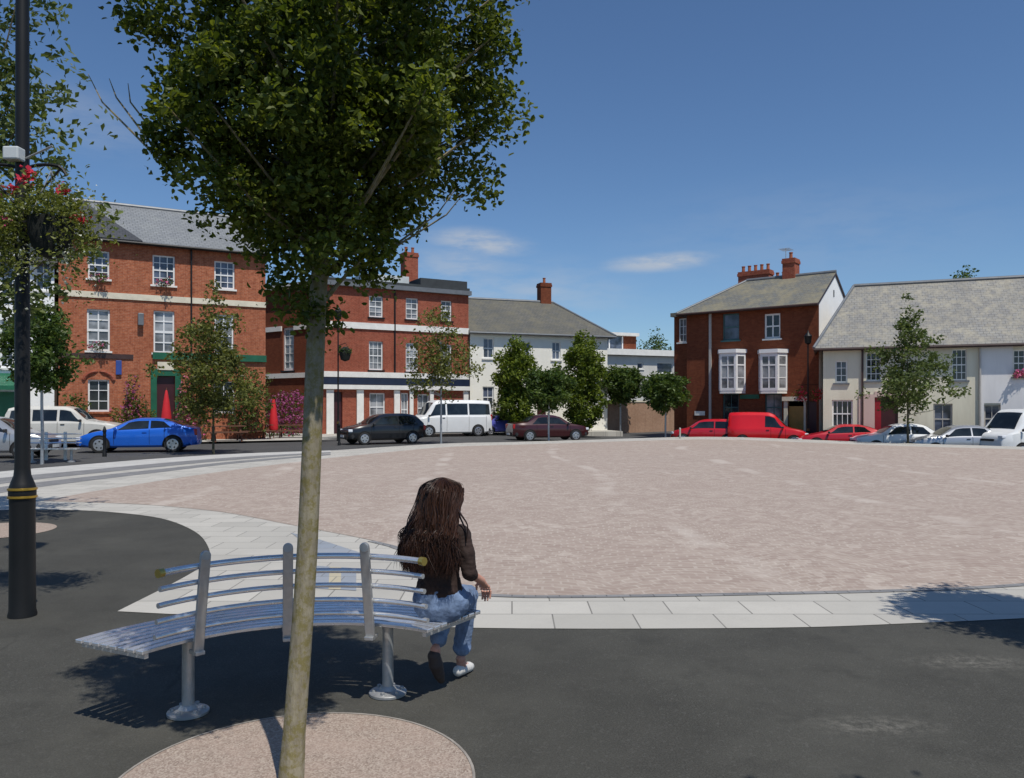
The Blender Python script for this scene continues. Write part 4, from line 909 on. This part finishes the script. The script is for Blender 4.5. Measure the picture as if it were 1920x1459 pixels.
# ------------------------------------------------------------------ bench
BZ = .445
def arc(r, a0, a1, z, n=24): return [(r * math.cos(R(a0 + (a1 - a0) * i / n)), r * math.sin(R(a0 + (a1 - a0) * i / n)), z) for i in range(n + 1)]
bn = thing('curved_bench', 'curved stainless steel bench with five rail backrest wrapped round the tree', 'bench', (TX + .01, TY, 0))
def flatbar(mb, r0, r1, a0, a1, z0, z1, n=24):
    vs = []
    for i in range(n + 1):
        a = R(a0 + (a1 - a0) * i / n); c, s_ = math.cos(a), math.sin(a)
        vs += [(r0 * c, r0 * s_, z0), (r1 * c, r1 * s_, z0), (r1 * c, r1 * s_, z1), (r0 * c, r0 * s_, z1)]
    fs = [(i * 4 + j, i * 4 + (j + 1) % 4, i * 4 + 4 + (j + 1) % 4, i * 4 + 4 + j) for i in range(n) for j in range(4)] + [(0, 1, 2, 3), (n * 4 + 3, n * 4 + 2, n * 4 + 1, n * 4)]
    mb.add(vs, fs)
for k in range(8):
    mb = MB(); r0 = .90 + k * .061; flatbar(mb, r0, r0 + .045, 56.5, 155, BZ - .02, BZ, 30); mb.build('seat_slat', M['steel'], bn, bevel=.004)
for a in (58.5, 80, 108, 135, 153):
    mb = MB(); flatbar(mb, .91, 1.365, a - .7, a + .7, BZ - .045, BZ - .021, 1); mb.build('seat_bearer', M['steel'], bn)
zrail = [.815, .735, .655, .575, .50]
for i, z in enumerate(zrail):
    mb = MB(); mb.tube(arc(.885 - (z - .43) * .16, 152, 55, z, 30), .0135 if i else .016, 10); rl = mb.build('back_rail', M['steel'], bn, smooth=True)
    if i == 0:
        for a in (152.5, 54.5):
            mb = MB(); p = arc(.885 - (z - .43) * .16, a - 1, a + 1, z, 2); mb.tube(p, .022, 10); mb.build('brass_cap', M['brass'], rl, smooth=True)
for a in (137, 107, 78):
    mb = MB(); ca, sa = math.cos(R(a)), math.sin(R(a)); m_ = Matrix.Rotation(R(a), 4, 'Z')
    ln = m_ @ Matrix.Rotation(-math.atan(.16), 4, 'Y')
    mb.obox((ca * .83, sa * .83, .615), .02, .052, .51, ln); mb.obox((ca * .88, sa * .88, .375), .08, .05, .02, m_)
    n0 = len(mb.v); mb.lathe([(.026, -.01), (.026, .01)], 16, (0, 0, 0), 'y')
    rot = Matrix.Rotation(R(a) + R(90), 4, 'Z')
    for i in range(n0, len(mb.v)):
        p = rot @ Vector(mb.v[i]); mb.v[i] = (p.x + ca * .789, p.y + sa * .789, p.z + .868)
    mb.build('back_post', M['galv'] if a != 107 else M['galv'], bn, bevel=.004)
for a in (134.5, 77):
    ca, sa = math.cos(R(a)) * 1.08, math.sin(R(a)) * 1.08
    mb = MB(); mb.lathe([(.035, .02), (.032, .05), (.03, .36), (.034, BZ - .065)], 16, (ca, sa, 0)); lg = mb.build('leg', M['galv'], bn, smooth=True)
    mb = MB(); mb.lathe([(.105, .004), (.105, .016), (.1, .02), (.05, .03), (.036, .05), (.03, .05)], 24, (ca, sa, 0))
    for k in range(6): th = k * math.pi / 3 + .3; mb.lathe([(.012, .018), (.012, .035), (.006, .038)], 8, (ca + .078 * math.cos(th), sa + .078 * math.sin(th), 0))
    mb.build('foot_plate', M['galv'], lg, smooth=True)
# second bench, far left, near the silver car
b2 = thing('park_bench', 'small steel bench with two pale back posts at the far left near the silver car', 'bench', (*at(98, 25.2), 0 if False else zr(*at(98, 25.2))), R(8))
for s_ in (-.27, .3):
    mb = MB(); mb.box(s_ - .045, s_ + .045, .2, .24, .05, .95); mb.build('back_post', M['trim'], b2)
for z in (.88, .74, .6):
    mb = MB(); mb.tube([(-.75, .18, z), (.8, .18, z)], .018, 8); mb.build('back_rail', M['steel'], b2)
mb = MB()
for k in range(5): mb.box(-.75, .85, -.3 + k * .09, -.3 + k * .09 + .065, .41, .44)
mb.build('seat', M['steel'], b2)
for s_ in (-.55, .6):
    mb = MB(); mb.tube([(s_, -.08, -.05), (s_, -.08, .41)], .04, 10); mb.lathe([(.12, -.02), (.12, .03), (.05, .05)], 14, (s_, -.08, 0)); mb.build('leg', M['galv'], b2)

# ------------------------------------------------------------------ cars
def herm(pts):
    """monotone-ish interpolation through profile points"""
    n = len(pts); sl_ = [(pts[i + 1][1] - pts[i][1]) / max(1e-6, pts[i + 1][0] - pts[i][0]) for i in range(n - 1)]
    m = [sl_[0]] + [0 if sl_[i - 1] * sl_[i] <= 0 else 2 * sl_[i - 1] * sl_[i] / (sl_[i - 1] + sl_[i]) for i in range(1, n - 1)] + [sl_[-1]]
    def f(x):
        x = min(max(x, pts[0][0]), pts[-1][0])
        for i in range(n - 1):
            if x <= pts[i + 1][0]:
                h = pts[i + 1][0] - pts[i][0]; t = (x - pts[i][0]) / h
                return (2 * t**3 - 3 * t * t + 1) * pts[i][1] + (t**3 - 2 * t * t + t) * h * m[i] + (-2 * t**3 + 3 * t * t) * pts[i + 1][1] + (t**3 - t * t) * h * m[i + 1]
    return f
PROF = {
 'hatch': dict(L=3.9, W=1.66, top=[(-1.95, .62), (-1.9, .98), (-1.8, 1.1), (-1.42, 1.36), (-.9, 1.43), (-.1, 1.42), (.3, 1.36), (1.02, .95), (1.7, .78), (1.9, .66), (1.95, .5)],
    sh=[(-1.95, .6), (-1.9, .86), (0, .9), (1.0, .86), (1.7, .74), (1.9, .63), (1.95, .48)], ax=(-1.2, 1.22), wr=.29, tum=.38, wind=(1.0, .32), rear=(-1.8, -1.42), side=[((-1.55, -.55), (-1.2, -.55)), ((-.48, .85), (-.48, .3))]),
 'saloon': dict(L=4.4, W=1.7, top=[(-2.2, .6), (-2.15, .95), (-1.6, 1.02), (-1.4, 1.05), (-.85, 1.36), (-.4, 1.42), (.1, 1.41), (.45, 1.34), (1.15, .96), (1.95, .8), (2.15, .66), (2.2, .48)],
    sh=[(-2.2, .58), (-2.15, .9), (0, .91), (1.1, .87), (1.95, .76), (2.15, .62), (2.2, .46)], ax=(-1.3, 1.36), wr=.3, tum=.4, wind=(1.12, .48), rear=(-1.42, -.88), side=[((-1.2, -.25), (-.75, -.25)), ((-.18, 1.0), (-.18, .42))]),
 'coupe': dict(L=4.3, W=1.76, top=[(-2.15, .62), (-2.1, .92), (-1.75, 1.0), (-1.2, 1.2), (-.6, 1.31), (-.1, 1.31), (.25, 1.24), (.95, .92), (1.7, .74), (2.05, .58), (2.15, .42)],
    sh=[(-2.15, .6), (-2.1, .86), (-1.3, .93), (0, .87), (.95, .84), (1.7, .7), (2.05, .55), (2.15, .4)], ax=(-1.3, 1.28), wr=.31, tum=.45, wind=(.93, .27), rear=(-1.7, -.85), side=[((-1.3, -.5), (-.95, -.5)), ((-.43, .75), (-.43, .25))]),
 'estate': dict(L=4.7, W=1.78, top=[(-2.35, .7), (-2.32, 1.2), (-2.2, 1.68), (-1.5, 1.78), (0, 1.77), (.3, 1.7), (1.0, 1.18), (1.95, 1.02), (2.28, .85), (2.35, .6)],
    sh=[(-2.35, .68), (-2.3, 1.08), (0, 1.1), (1.0, 1.08), (1.95, .97), (2.28, .8), (2.35, .58)], ax=(-1.4, 1.4), wr=.36, tum=.22, wind=(.98, .32), rear=(-2.32, -2.22), side=[((-2.1, -1.25), (-2.0, -1.25)), ((-1.15, -.2), (-1.15, -.2)), ((-.1, .85), (-.1, .3))]),
 'minibus': dict(L=5.0, W=1.95, top=[(-2.5, .8), (-2.47, 1.9), (-2.4, 2.12), (-1, 2.17), (.9, 2.15), (1.15, 2.06), (1.85, 1.25), (2.35, 1.05), (2.47, .85), (2.5, .55)],
    sh=[(-2.5, .78), (-2.46, 1.22), (0, 1.22), (1.8, 1.16), (2.35, 1.0), (2.47, .8), (2.5, .53)], ax=(-1.5, 1.6), wr=.33, tum=.13, wind=(1.83, 1.18), rear=(-2.48, -2.42), side=[((-2.35, -.95), (-2.3, -.95)), ((-.85, .45), (-.85, .45)), ((.55, 1.65), (.55, 1.12))]),
 'van': dict(L=4.2, W=1.72, top=[(-2.1, .8), (-2.08, 1.7), (-2.0, 1.82), (-1, 1.86), (.0, 1.84), (.3, 1.74), (1.05, 1.05), (1.85, .84), (2.05, .66), (2.1, .48)],
    sh=[(-2.1, .78), (-2.06, .98), (0, 1.0), (1.0, .96), (1.85, .8), (2.05, .62), (2.1, .46)], ax=(-1.3, 1.35), wr=.3, tum=.2, wind=(1.02, .34), rear=(-2.08, -2.02), side=[((-.12, .9), (-.12, .34))]),
}
def make_car(name, label, cat, kind, paint, loc, rz, group=None, plate=True, wheelm=None, bumper=None):
    P = PROF[kind]; L, Wd = P['L'], P['W'] / 2; top, sh = herm(P['top']), herm(P['sh']); zb = .2
    t = thing(name, label, cat, loc, rz, group)
    x0, x1 = -L / 2, L / 2
    def w(x):
        e = max(0, (abs(x) - (L / 2 - .75)) / .75); return Wd * (1 - .24 * e ** 2.2)
    def sec(x):
        zs, zt = sh(x), max(top(x), sh(x) + .012); ww = w(x); zbb = zb + .1 * max(0, (abs(x) - L / 2 + .5) / .5)
        h = zt - zs; wt = ww * .955 - P['tum'] * h * .82 - .01
        return [(0, zbb), (.84 * ww, zbb), (.965 * ww, zbb + .08), (ww, zbb + .55 * (zs - zbb)), (.988 * ww, zs - .05), (.955 * ww, zs), (wt, zs + .82 * h), (wt - .05 - .08 * min(1, h / .3), zt - .008), (wt * .5, zt + .012), (0, zt + .018)]
    N = 56; xs_ = [x0 + (x1 - x0) * (i / N) for i in range(N + 1)]
    xs_ = sorted(set(xs_) | {x0 + .02, x0 + .05, x1 - .02, x1 - .05})
    mb = MB(); vs = []; k = 10; ring = 2 * k - 2
    for x in xs_:
        s_ = sec(x); vs += [(x, y, z) for y, z in s_] + [(x, -y, z) for y, z in s_[-2:0:-1]]
    n = len(xs_); fs = [(i * ring + j, i * ring + (j + 1) % ring, (i + 1) * ring + (j + 1) % ring, (i + 1) * ring + j) for i in range(n - 1) for j in range(ring)]
    fs += [tuple(range(ring)), tuple((n - 1) * ring + j for j in range(ring))]
    mb.add(vs, fs); body = mb.build('body', paint, t, smooth=True)
    body.data.set_sharp_from_angle(angle=R(28))
    # windows
    for (b0, b1), (t0, t1) in P['side']:
        for sg in (1, -1):
            g_ = MB(); nv = []
            for j in range(5):
                s_ = .1 + .84 * j / 4
                for i in range(7):
                    q = i / 6; x = (b0 + (t0 - b0) * s_) * (1 - q) + (b1 + (t1 - b1) * s_) * q
                    S_ = sec(x); p, r_ = S_[5], S_[6]; nv.append((x, sg * (p[0] + (r_[0] - p[0]) * s_ + .012), p[1] + (r_[1] - p[1]) * s_ + .004))
            g_.add(nv, [(j * 7 + i, j * 7 + i + 1, (j + 1) * 7 + i + 1, (j + 1) * 7 + i) for j in range(4) for i in range(6)]); g_.build('side_window', M['carglass'], t, smooth=True)
    for nm, (xa, xb) in (('windscreen', P['wind']), ('rear_window', P['rear'])):
        g_ = MB(); nv = []
        for i in range(7):
            x = xa + (xb - xa) * (.06 + .86 * i / 6); S_ = sec(x); wt = S_[7][0] * .93
            for j in range(7):
                y = wt * (j / 3 - 1); q = abs(j / 3 - 1); z = S_[9][1] + (S_[7][1] - S_[9][1]) * q * q
                nv.append((x + (.016 if nm == 'windscreen' else -.016), y, z + .012))
        g_.add(nv, [(i * 7 + j, i * 7 + j + 1, (i + 1) * 7 + j + 1, (i + 1) * 7 + j) for i in range(6) for j in range(6)]); g_.build(nm, M['carglass'], t, smooth=True)
    # wheels
    wr = P['wr']
    for ax in P['ax']:
        for sg in (1, -1):
            ww = w(ax)
            a = MB(); a.lathe([(wr * 1.2, ww - .05), (wr * 1.2, ww + .004), (wr * .5, ww + .005)], 24, (ax, 0, wr), 'y')
            if sg < 0: a.v = [(p[0], -p[1], p[2]) for p in a.v]
            a.v = [(p[0], p[1], max(p[2], .19)) for p in a.v]
            a.build('wheel_arch', M['under'], t)
            wh = MB(); prof = [(wr * .68, -.02), (wr * .98, -.015), (wr, .02), (wr, .13), (wr * .97, .165), (wr * .9, .175), (wr * .68, .16)]
            wh.lathe([(r_, h + ww - .145) for r_, h in prof], 28, (ax, 0, wr), 'y')
            if sg < 0: wh.v = [(p[0], -p[1], p[2]) for p in wh.v]
            wo_ = wh.build('wheel', M['tyre'], t, smooth=True)
            rm = MB(); rm.lathe([(wr * .69, ww + .02), (wr * .62, ww + .026), (wr * .6, ww + .01), (wr * .12, ww + .016), (wr * .1, ww + .03), (.01, ww + .03)], 20, (ax, 0, wr), 'y'); rm.m = 1
            for q in range(5):
                th = q * 2 * math.pi / 5 + .4; rm.obox((ax + math.cos(th) * wr * .42, ww + .018, wr + math.sin(th) * wr * .42), wr * .18, .01, wr * .2, Matrix.Rotation(-th, 4, 'Y'))
            if sg < 0: rm.v = [(p[0], -p[1], p[2]) for p in rm.v]
            rm.build('rim', [wheelm or M['rim'], M['plastic']], wo_, smooth=True)
    zf = sh(x1 - .12); zrr = sh(x0 + .1)
    for sg in (1, -1):
        h = MB(); h.obox((x1 - .14, sg * (w(x1 - .14) * .78), zf - .03), .2, .34, .13, Matrix.Rotation(-sg * .28, 4, 'Z')); h.build('headlight', M['lamp'], t, bevel=.03)
        h = MB(); h.obox((x0 + .07, sg * (w(x0 + .05) * .86), zrr - .1), .14, .22, .24 if kind not in ('van', 'minibus', 'estate') else .36, Matrix.Rotation(sg * .12, 4, 'Z')); h.build('tail_light', M['red'], t, bevel=.025)
        xm = P['wind'][0] - .22; h = MB(); h.obox((xm, sg * (w(xm) + .09), sh(xm) + .07), .1, .18, .12); h.build('mirror', bumper or M['plastic'], t, bevel=.03)
    for xe, sg in ((x1, 1), (x0, -1)):
        nv = []; nb = 9
        for i in range(nb):
            y = (i / (nb - 1) * 2 - 1); yy = y * w(xe - sg * .25) * .99; xx = xe + sg * (.035 - .22 * abs(y) ** 3)
            nv += [(xx, yy, .27), (xx + sg * .025, yy, .33), (xx + sg * .025, yy, .44), (xx - sg * .02, yy, .5), (xx - sg * .1, yy, .4)]
        h = MB(); h.add(nv, [(i * 5 + j, i * 5 + (j + 1) % 5, i * 5 + 5 + (j + 1) % 5, i * 5 + 5 + j) for i in range(nb - 1) for j in range(5)] + [(0, 1, 2, 3, 4), tuple((nb - 1) * 5 + j for j in range(5))])
        h.build('bumper', bumper or M['plastic'], t, smooth=True)
        if plate:
            h = MB(); h.obox((xe + sg * .068, 0, .40), .012, .52, .11); h.build('number_plate', M['plate'], t)
    h = MB(); h.obox((x1 - .02, 0, sh(x1 - .05) - .05), .08, .7, .1); h.build('grille', M['plastic'], t, bevel=.015)
    # door seams, sill strips
    for sg in (1, -1):
        h = MB()
        seams = sorted({s_[0][1] + .035 for s_ in P['side']} | {P['side'][0][0][0] + .3})
        for xx in seams:
            S_ = sec(xx); pts = [(xx, sg * (S_[2][0] + .002), S_[2][1] + .03), (xx, sg * (S_[3][0] + .003), S_[3][1]), (xx, sg * (S_[4][0] + .003), S_[4][1]), (xx, sg * (S_[5][0] + .003), S_[5][1])]
            h.tube(pts, .007, 4)
        h.build('door_seam', M['under'], t)
        h = MB(); xx = P['side'][-1][0][0] + .14; S_ = sec(xx); h.obox((xx, sg * (S_[4][0] + .014), S_[4][1] - .05), .16, .025, .035); h.build('door_handle', bumper or M['plastic'], t)
    return t
CP = dict(blue=carpaint('bright_blue_paint', (.012, .13, .62), .2), black=carpaint('black_car_paint', (.008, .009, .012), .1), white=carpaint('white_car_paint', (.78, .78, .76), 0), silver=carpaint('silver_car_paint', (.42, .43, .45), .5), cream=carpaint('off_white_car_paint', (.60, .58, .52), 0),
          indigo=carpaint('violet_blue_paint', (.09, .10, .42), .2), maroon=carpaint('maroon_car_paint', (.05, .008, .009), .1), red=carpaint('red_car_paint', (.5, .01, .02), .05), vred=carpaint('red_van_paint', (.62, .006, .01), 0))
def park(name, label, cat, kind, paint, u, d, deg, **k):
    x, y = at(u, d); return make_car(name, label, cat, kind, paint, (x, y, zr(x, y)), R(deg), group='cars parked round the square', **k)
park('parked_car', 'silver hatchback cut by the left frame edge behind the lamp post', 'car', 'hatch', CP['silver'], -12, 27.5, 8)
park('parked_car', 'off white estate car with roof above the windows, parked behind the blue coupe', 'car', 'estate', CP['cream'], 128, 35, 12, bumper=M['plastic'])
park('parked_car', 'bright blue coupe parked side on by the pub', 'car', 'coupe', CP['blue'], 264, 31.2, 194, bumper=CP['blue'])
park('parked_car', 'black hatchback facing left with pale headlights before the corner building', 'car', 'hatch', CP['black'], 717, 38.0, 212)
park('minibus', 'white minibus with dark side windows behind the black hatchback', 'minibus', 'minibus', CP['white'], 842, 48, 205)
park('parked_car', 'violet blue hatchback right of the white minibus', 'car', 'hatch', CP['indigo'], 936, 51, 215)
park('parked_car', 'dark maroon saloon before the cream house', 'car', 'saloon', CP['maroon'], 1026, 44, 18)
park('parked_car', 'red hatchback seen from behind at the left of the red van', 'car', 'hatch', CP['red'], 1325, 45.5, 160)
park('van', 'bright red small van facing right in front of the dark brick house', 'van', 'van', CP['vred'], 1440, 44.0, -20)
park('parked_car', 'low red hatchback between the red van and the white saloon', 'car', 'coupe', CP['red'], 1578, 40.5, 165)
park('parked_car', 'white saloon before the red door of the terrace', 'car', 'saloon', CP['white'], 1690, 38.5, 170, bumper=CP['white'])
park('parked_car', 'silver hatchback right of the white saloon', 'car', 'saloon', CP['silver'], 1800, 36.6, 172)
park('van', 'white van cut by the right frame edge', 'van', 'minibus', CP['white'], 1935, 36.0, 195)

# ------------------------------------------------------------------ the seated woman
def blob(name, chains, m, parent, vox=.006, smooth=4, fold=None):
    """rounded tapered chains fused into one continuous surface"""
    mb = MB()
    for ch in chains:
        ps = [Vector(c[0]) for c in ch]; rs = [c[1] for c in ch]
        for p, r_ in zip(ps, rs):
            rx, ry = r_ if isinstance(r_, tuple) else (r_, r_); rz_ = min(rx, ry)
            prof = [(math.cos(R(a)), math.sin(R(a))) for a in range(-80, 81, 20)]; vs = []
            for c, s_ in prof:
                for k in range(12): th = k * math.pi / 6; vs.append((p.x + rx * c * math.cos(th), p.y + ry * c * math.sin(th), p.z + rz_ * s_))
            mb.add(vs, [(a * 12 + b, a * 12 + (b + 1) % 12, a * 12 + 12 + (b + 1) % 12, a * 12 + 12 + b) for a in range(8) for b in range(12)] + [tuple(range(11, -1, -1)), tuple(96 + b for b in range(12))])
        for k in range(len(ps) - 1):
            a, b = ps[k], ps[k + 1]; ra, rb_ = rs[k], rs[k + 1]
            n_ = max(2, int((b - a).length / .02))
            for q in range(1, n_):
                f = q / n_; p = a.lerp(b, f); ta = ra if isinstance(ra, tuple) else (ra, ra); tb_ = rb_ if isinstance(rb_, tuple) else (rb_, rb_)
                rx, ry = ta[0] + (tb_[0] - ta[0]) * f, ta[1] + (tb_[1] - ta[1]) * f; rz_ = min(rx, ry); vs = []
                for c, s_ in [(math.cos(R(w_)), math.sin(R(w_))) for w_ in range(-75, 76, 30)]:
                    for k2 in range(10): th = k2 * math.pi / 5; vs.append((p.x + rx * c * math.cos(th), p.y + ry * c * math.sin(th), p.z + rz_ * s_))
                mb.add(vs, [(a2 * 10 + b2, a2 * 10 + (b2 + 1) % 10, a2 * 10 + 10 + (b2 + 1) % 10, a2 * 10 + 10 + b2) for a2 in range(5) for b2 in range(10)] + [tuple(range(9, -1, -1)), tuple(50 + b2 for b2 in range(10))])
    o = mb.build(name, m, parent, smooth=True)
    md = o.modifiers.new('remesh', 'REMESH'); md.mode = 'VOXEL'; md.voxel_size = vox; md.use_smooth_shade = True
    if fold:
        tx = bpy.data.textures.new(name + '_folds', 'CLOUDS'); tx.noise_scale = fold[1]; tx.noise_depth = 2
        dm = o.modifiers.new('folds', 'DISPLACE'); dm.texture = tx; dm.strength = fold[0]; dm.mid_level = .5; dm.texture_coords = 'LOCAL'
    if smooth: sm = o.modifiers.new('smooth', 'SMOOTH'); sm.iterations = smooth; sm.factor = .5
    return o
GX, GY = -.40, 4.37
wm = thing('person', 'long haired person in brown top and blue jeans sitting on the curved bench', 'person', (GX, GY, 0), R(-22))
EL, WR = {1: (.188, -.015, .71), -1: (-.185, .08, .69)}, {1: (.19, .145, .635), -1: (-.09, .26, .60)}
def lerp3(a, b, f): return tuple(x + (y - x) * f for x, y in zip(a, b))
def torso(e): return [((0, .0, .53), (.138 + e, .10 + e)), ((0, .0, .60), (.125 + e, .09 + e)), ((0, -.005, .70), (.108 + e, .078 + e)), ((0, .0, .82), (.128 + e, .085 + e)), ((0, .01, .90), (.12 + e, .068 + e)), ((0, .018, .94), (.075 + e, .055 + e))]
def arm(sg, e, f): return [((sg * .125, .01, .905), .05 + e), (lerp3((sg * .145, .01, .9), EL[sg], .5), .041 + e), (EL[sg], .034 + e), (lerp3(EL[sg], WR[sg], f), .028 + e * .9)]
KN, AN = {1: (.0, .375, .485), -1: (-.11, .35, .47)}, {1: (-.045, .365, .11), -1: (-.075, .10, .235)}
def leg(sg, e, f, last=1.0): return [((sg * .08, .02, .535), .082 + e), (lerp3((sg * .085, .05, .535), KN[sg], .5), .072 + e), (KN[sg], .055 + e), (lerp3(KN[sg], AN[sg], .35), .05 + e), (lerp3(KN[sg], AN[sg], f), (.035 + e) * last)]
def hand(sg):
    wv = Vector(WR[sg]); fw = (Vector((-.05, .75, -.66)) if sg > 0 else Vector((.3, .8, -.5))).normalized()
    sd = Vector((1, 0, .05)).normalized() * sg; dn = Vector((0, -.45, -.75)).normalized(); pm = wv + fw * .045
    out = [[(tuple(wv), .019), (tuple(wv + fw * .025), (.026, .017)), (tuple(pm + fw * .012), (.032, .015))]]
    for q, (off, ln) in enumerate(((-.026, .066), (-.0088, .075), (.0088, .07), (.026, .056))):
        k0 = pm + fw * .02 + sd * off; k1 = k0 + fw * (ln * .5 + .012) + dn * .006; k2 = k1 + (fw * .7 + dn * (.5 + .14 * q)).normalized() * ln * .38; k3 = k2 + (fw * .3 + dn).normalized() * ln * .3
        out.append([(tuple(k0), .0088), (tuple(k1), .008), (tuple(k2), .0073), (tuple(k3), .0062)])
    t0 = wv + fw * .02 - sd * .02
    out.append([(tuple(t0), .012), (tuple(t0 - sd * .022 + fw * .022 + dn * .006), .0095), (tuple(t0 - sd * .027 + fw * .05 + dn * .014), .0075)]); return out
ch = [torso(-.02), [((0, .018, .93), .05), ((0, .03, 1.0), .045)],
      [((0, .04, 1.05), (.055, .062)), ((0, .045, 1.085), (.066, .08)), ((0, .04, 1.125), (.072, .09)), ((0, .03, 1.15), (.06, .075))], [((0, .05, 1.02), .035), ((0, .105, 1.04), .026)], [((0, .13, 1.115), .009), ((0, .145, 1.085), .012)],
      [((.0, .125, 1.062), .012)], [((.074, .03, 1.1), .014), ((.074, .03, 1.085), .01)], [((-.074, .03, 1.1), .014), ((-.074, .03, 1.085), .01)]]
for sg in (1, -1): ch += [arm(sg, -.006, 1.0)] + hand(sg) + [leg(sg, -.016, 1.0)]
ch += [[(AN[1], .03), ((-.045, .38, .055), .03), ((-.038, .47, .035), .024)], [(AN[-1], .03), ((-.07, .10, .16), .028), ((-.065, .13, .09), .02)]]
body = blob('body', ch, M['skin'], wm, .0035, 3)
blob('top', [torso(.012)[1:], arm(1, .009, .22), arm(-1, .009, .8)], M['jacket'], wm, .005, 3, (.016, .045))
blob('jeans', [[((0, -.005, .515), (.150, .108)), ((0, .0, .56), (.146, .106)), ((0, .0, .60), (.132, .098))], leg(1, .006, .82, 1.3), leg(-1, .006, .8, 1.2)], M['jeans'], wm, .005, 3, (.016, .05))
o = blob('shoe', [[((-.047, .335, .045), .032), ((-.045, .39, .042), .036), ((-.038, .46, .033), .031), ((-.036, .485, .028), .024)]], M['shoe'], wm, .005, 2); o['label'] = 'pale shoe on the ground'
o = blob('shoe', [[((-.078, .09, .20), .038), ((-.072, .10, .15), .042), ((-.066, .13, .085), .034), ((-.064, .15, .05), .022)]], M['shoed'], wm, .005, 2); o['label'] = 'dark shoe tucked under the seat'
for sg in (1, -1):
    mb = MB(); mb.lathe([(.004, -.012), (.012, -.006), (.014, 0), (.012, .006), (.004, .012)], 12, (sg * .032, .122, 1.115)); mb.build('eye', M['eye'], body, smooth=True)
# hair: a cap and many tapering locks falling over the back
rnd = random.Random(12); hb = MB()
hc = Vector((0, .035, 1.105))
cap = []
for i in range(9):
    ph = math.pi / 2 - i * .26; r_ = math.cos(ph); z_ = math.sin(ph)
    cap.append((r_, z_))
nv = []
for r_, z_ in cap:
    for j in range(20):
        th = 2 * math.pi * j / 20; p = Vector((r_ * math.cos(th) * .1, r_ * math.sin(th) * .108, z_ * .105))
        if p.y > .06 and p.z < .05: p.y = .06
        nv.append(hc + p)
hb.add(nv, [(i * 20 + j, i * 20 + (j + 1) % 20, i * 20 + 20 + (j + 1) % 20, i * 20 + 20 + j) for i in range(8) for j in range(20)])
for k in range(3000):
    th = rnd.uniform(math.pi * .93, math.pi * 2.07) if rnd.random() < .85 else rnd.uniform(-.35, math.pi + .35)
    el_ = rnd.uniform(.1, 1.45); c, s_ = math.cos(th), math.sin(th)
    r_ = math.cos(el_); p0 = hc + Vector((c * r_ * .1, s_ * r_ * .108, math.sin(el_) * .108))
    side = c; sp = rnd.uniform(.88, 1.12)
    p1 = hc + Vector((c * .108 * sp, s_ * .116 * sp - .004, rnd.uniform(-.02, .05)))
    p2 = Vector((side * .108 * sp + rnd.gauss(0, .01), -.1 + .05 * (1 + s_) * .6 + rnd.gauss(0, .012), .965 + rnd.gauss(0, .02)))
    end = rnd.uniform(.69, .86)
    p3 = Vector((side * .138 * sp + rnd.gauss(0, .016), -.122 + rnd.gauss(0, .012), (.96 + end) / 2 + .02))
    p4 = Vector((side * .135 * sp + rnd.gauss(0, .022), -.128 + rnd.gauss(0, .014), end))
    pts = smooth_line([tuple(p0), tuple(p1), tuple(p2), tuple(p3), tuple(p4)], 4); n = len(pts)
    ph, am = rnd.gauss(0, .7) + th, rnd.uniform(.004, .009)
    pts = [(x + am * math.sin(ph + z * 34) * min(1, i / 6), y + am * .6 * math.cos(ph + z * 30) * min(1, i / 6), z) for i, (x, y, z) in enumerate(pts)]
    ra = rnd.uniform(.001, .0026)
    hb.tube(pts, [ra * (.7 + .5 * math.sin(math.pi * i / (n - 1))) * (1 if i < n - 4 else (n - i) / 5) for i in range(n)], 4)
for a in (((.1, -.02, 1.08), (.15, -.03, 1.02), (.19, -.04, .97), (.195, -.05, .9)), ((.1, .0, 1.06), (.14, -.02, 1.0), (.175, -.03, .94), (.18, -.03, .88)), ((-.1, 0, 1.1), (-.125, 0, 1.08), (-.14, .0, 1.075), (-.145, .0, 1.09))):
    pts = smooth_line(a, 3); hb.tube(pts, [.007 - .0005 * i for i in range(len(pts))], 5)
hb.build('hair', M['hair'], wm, smooth=True)
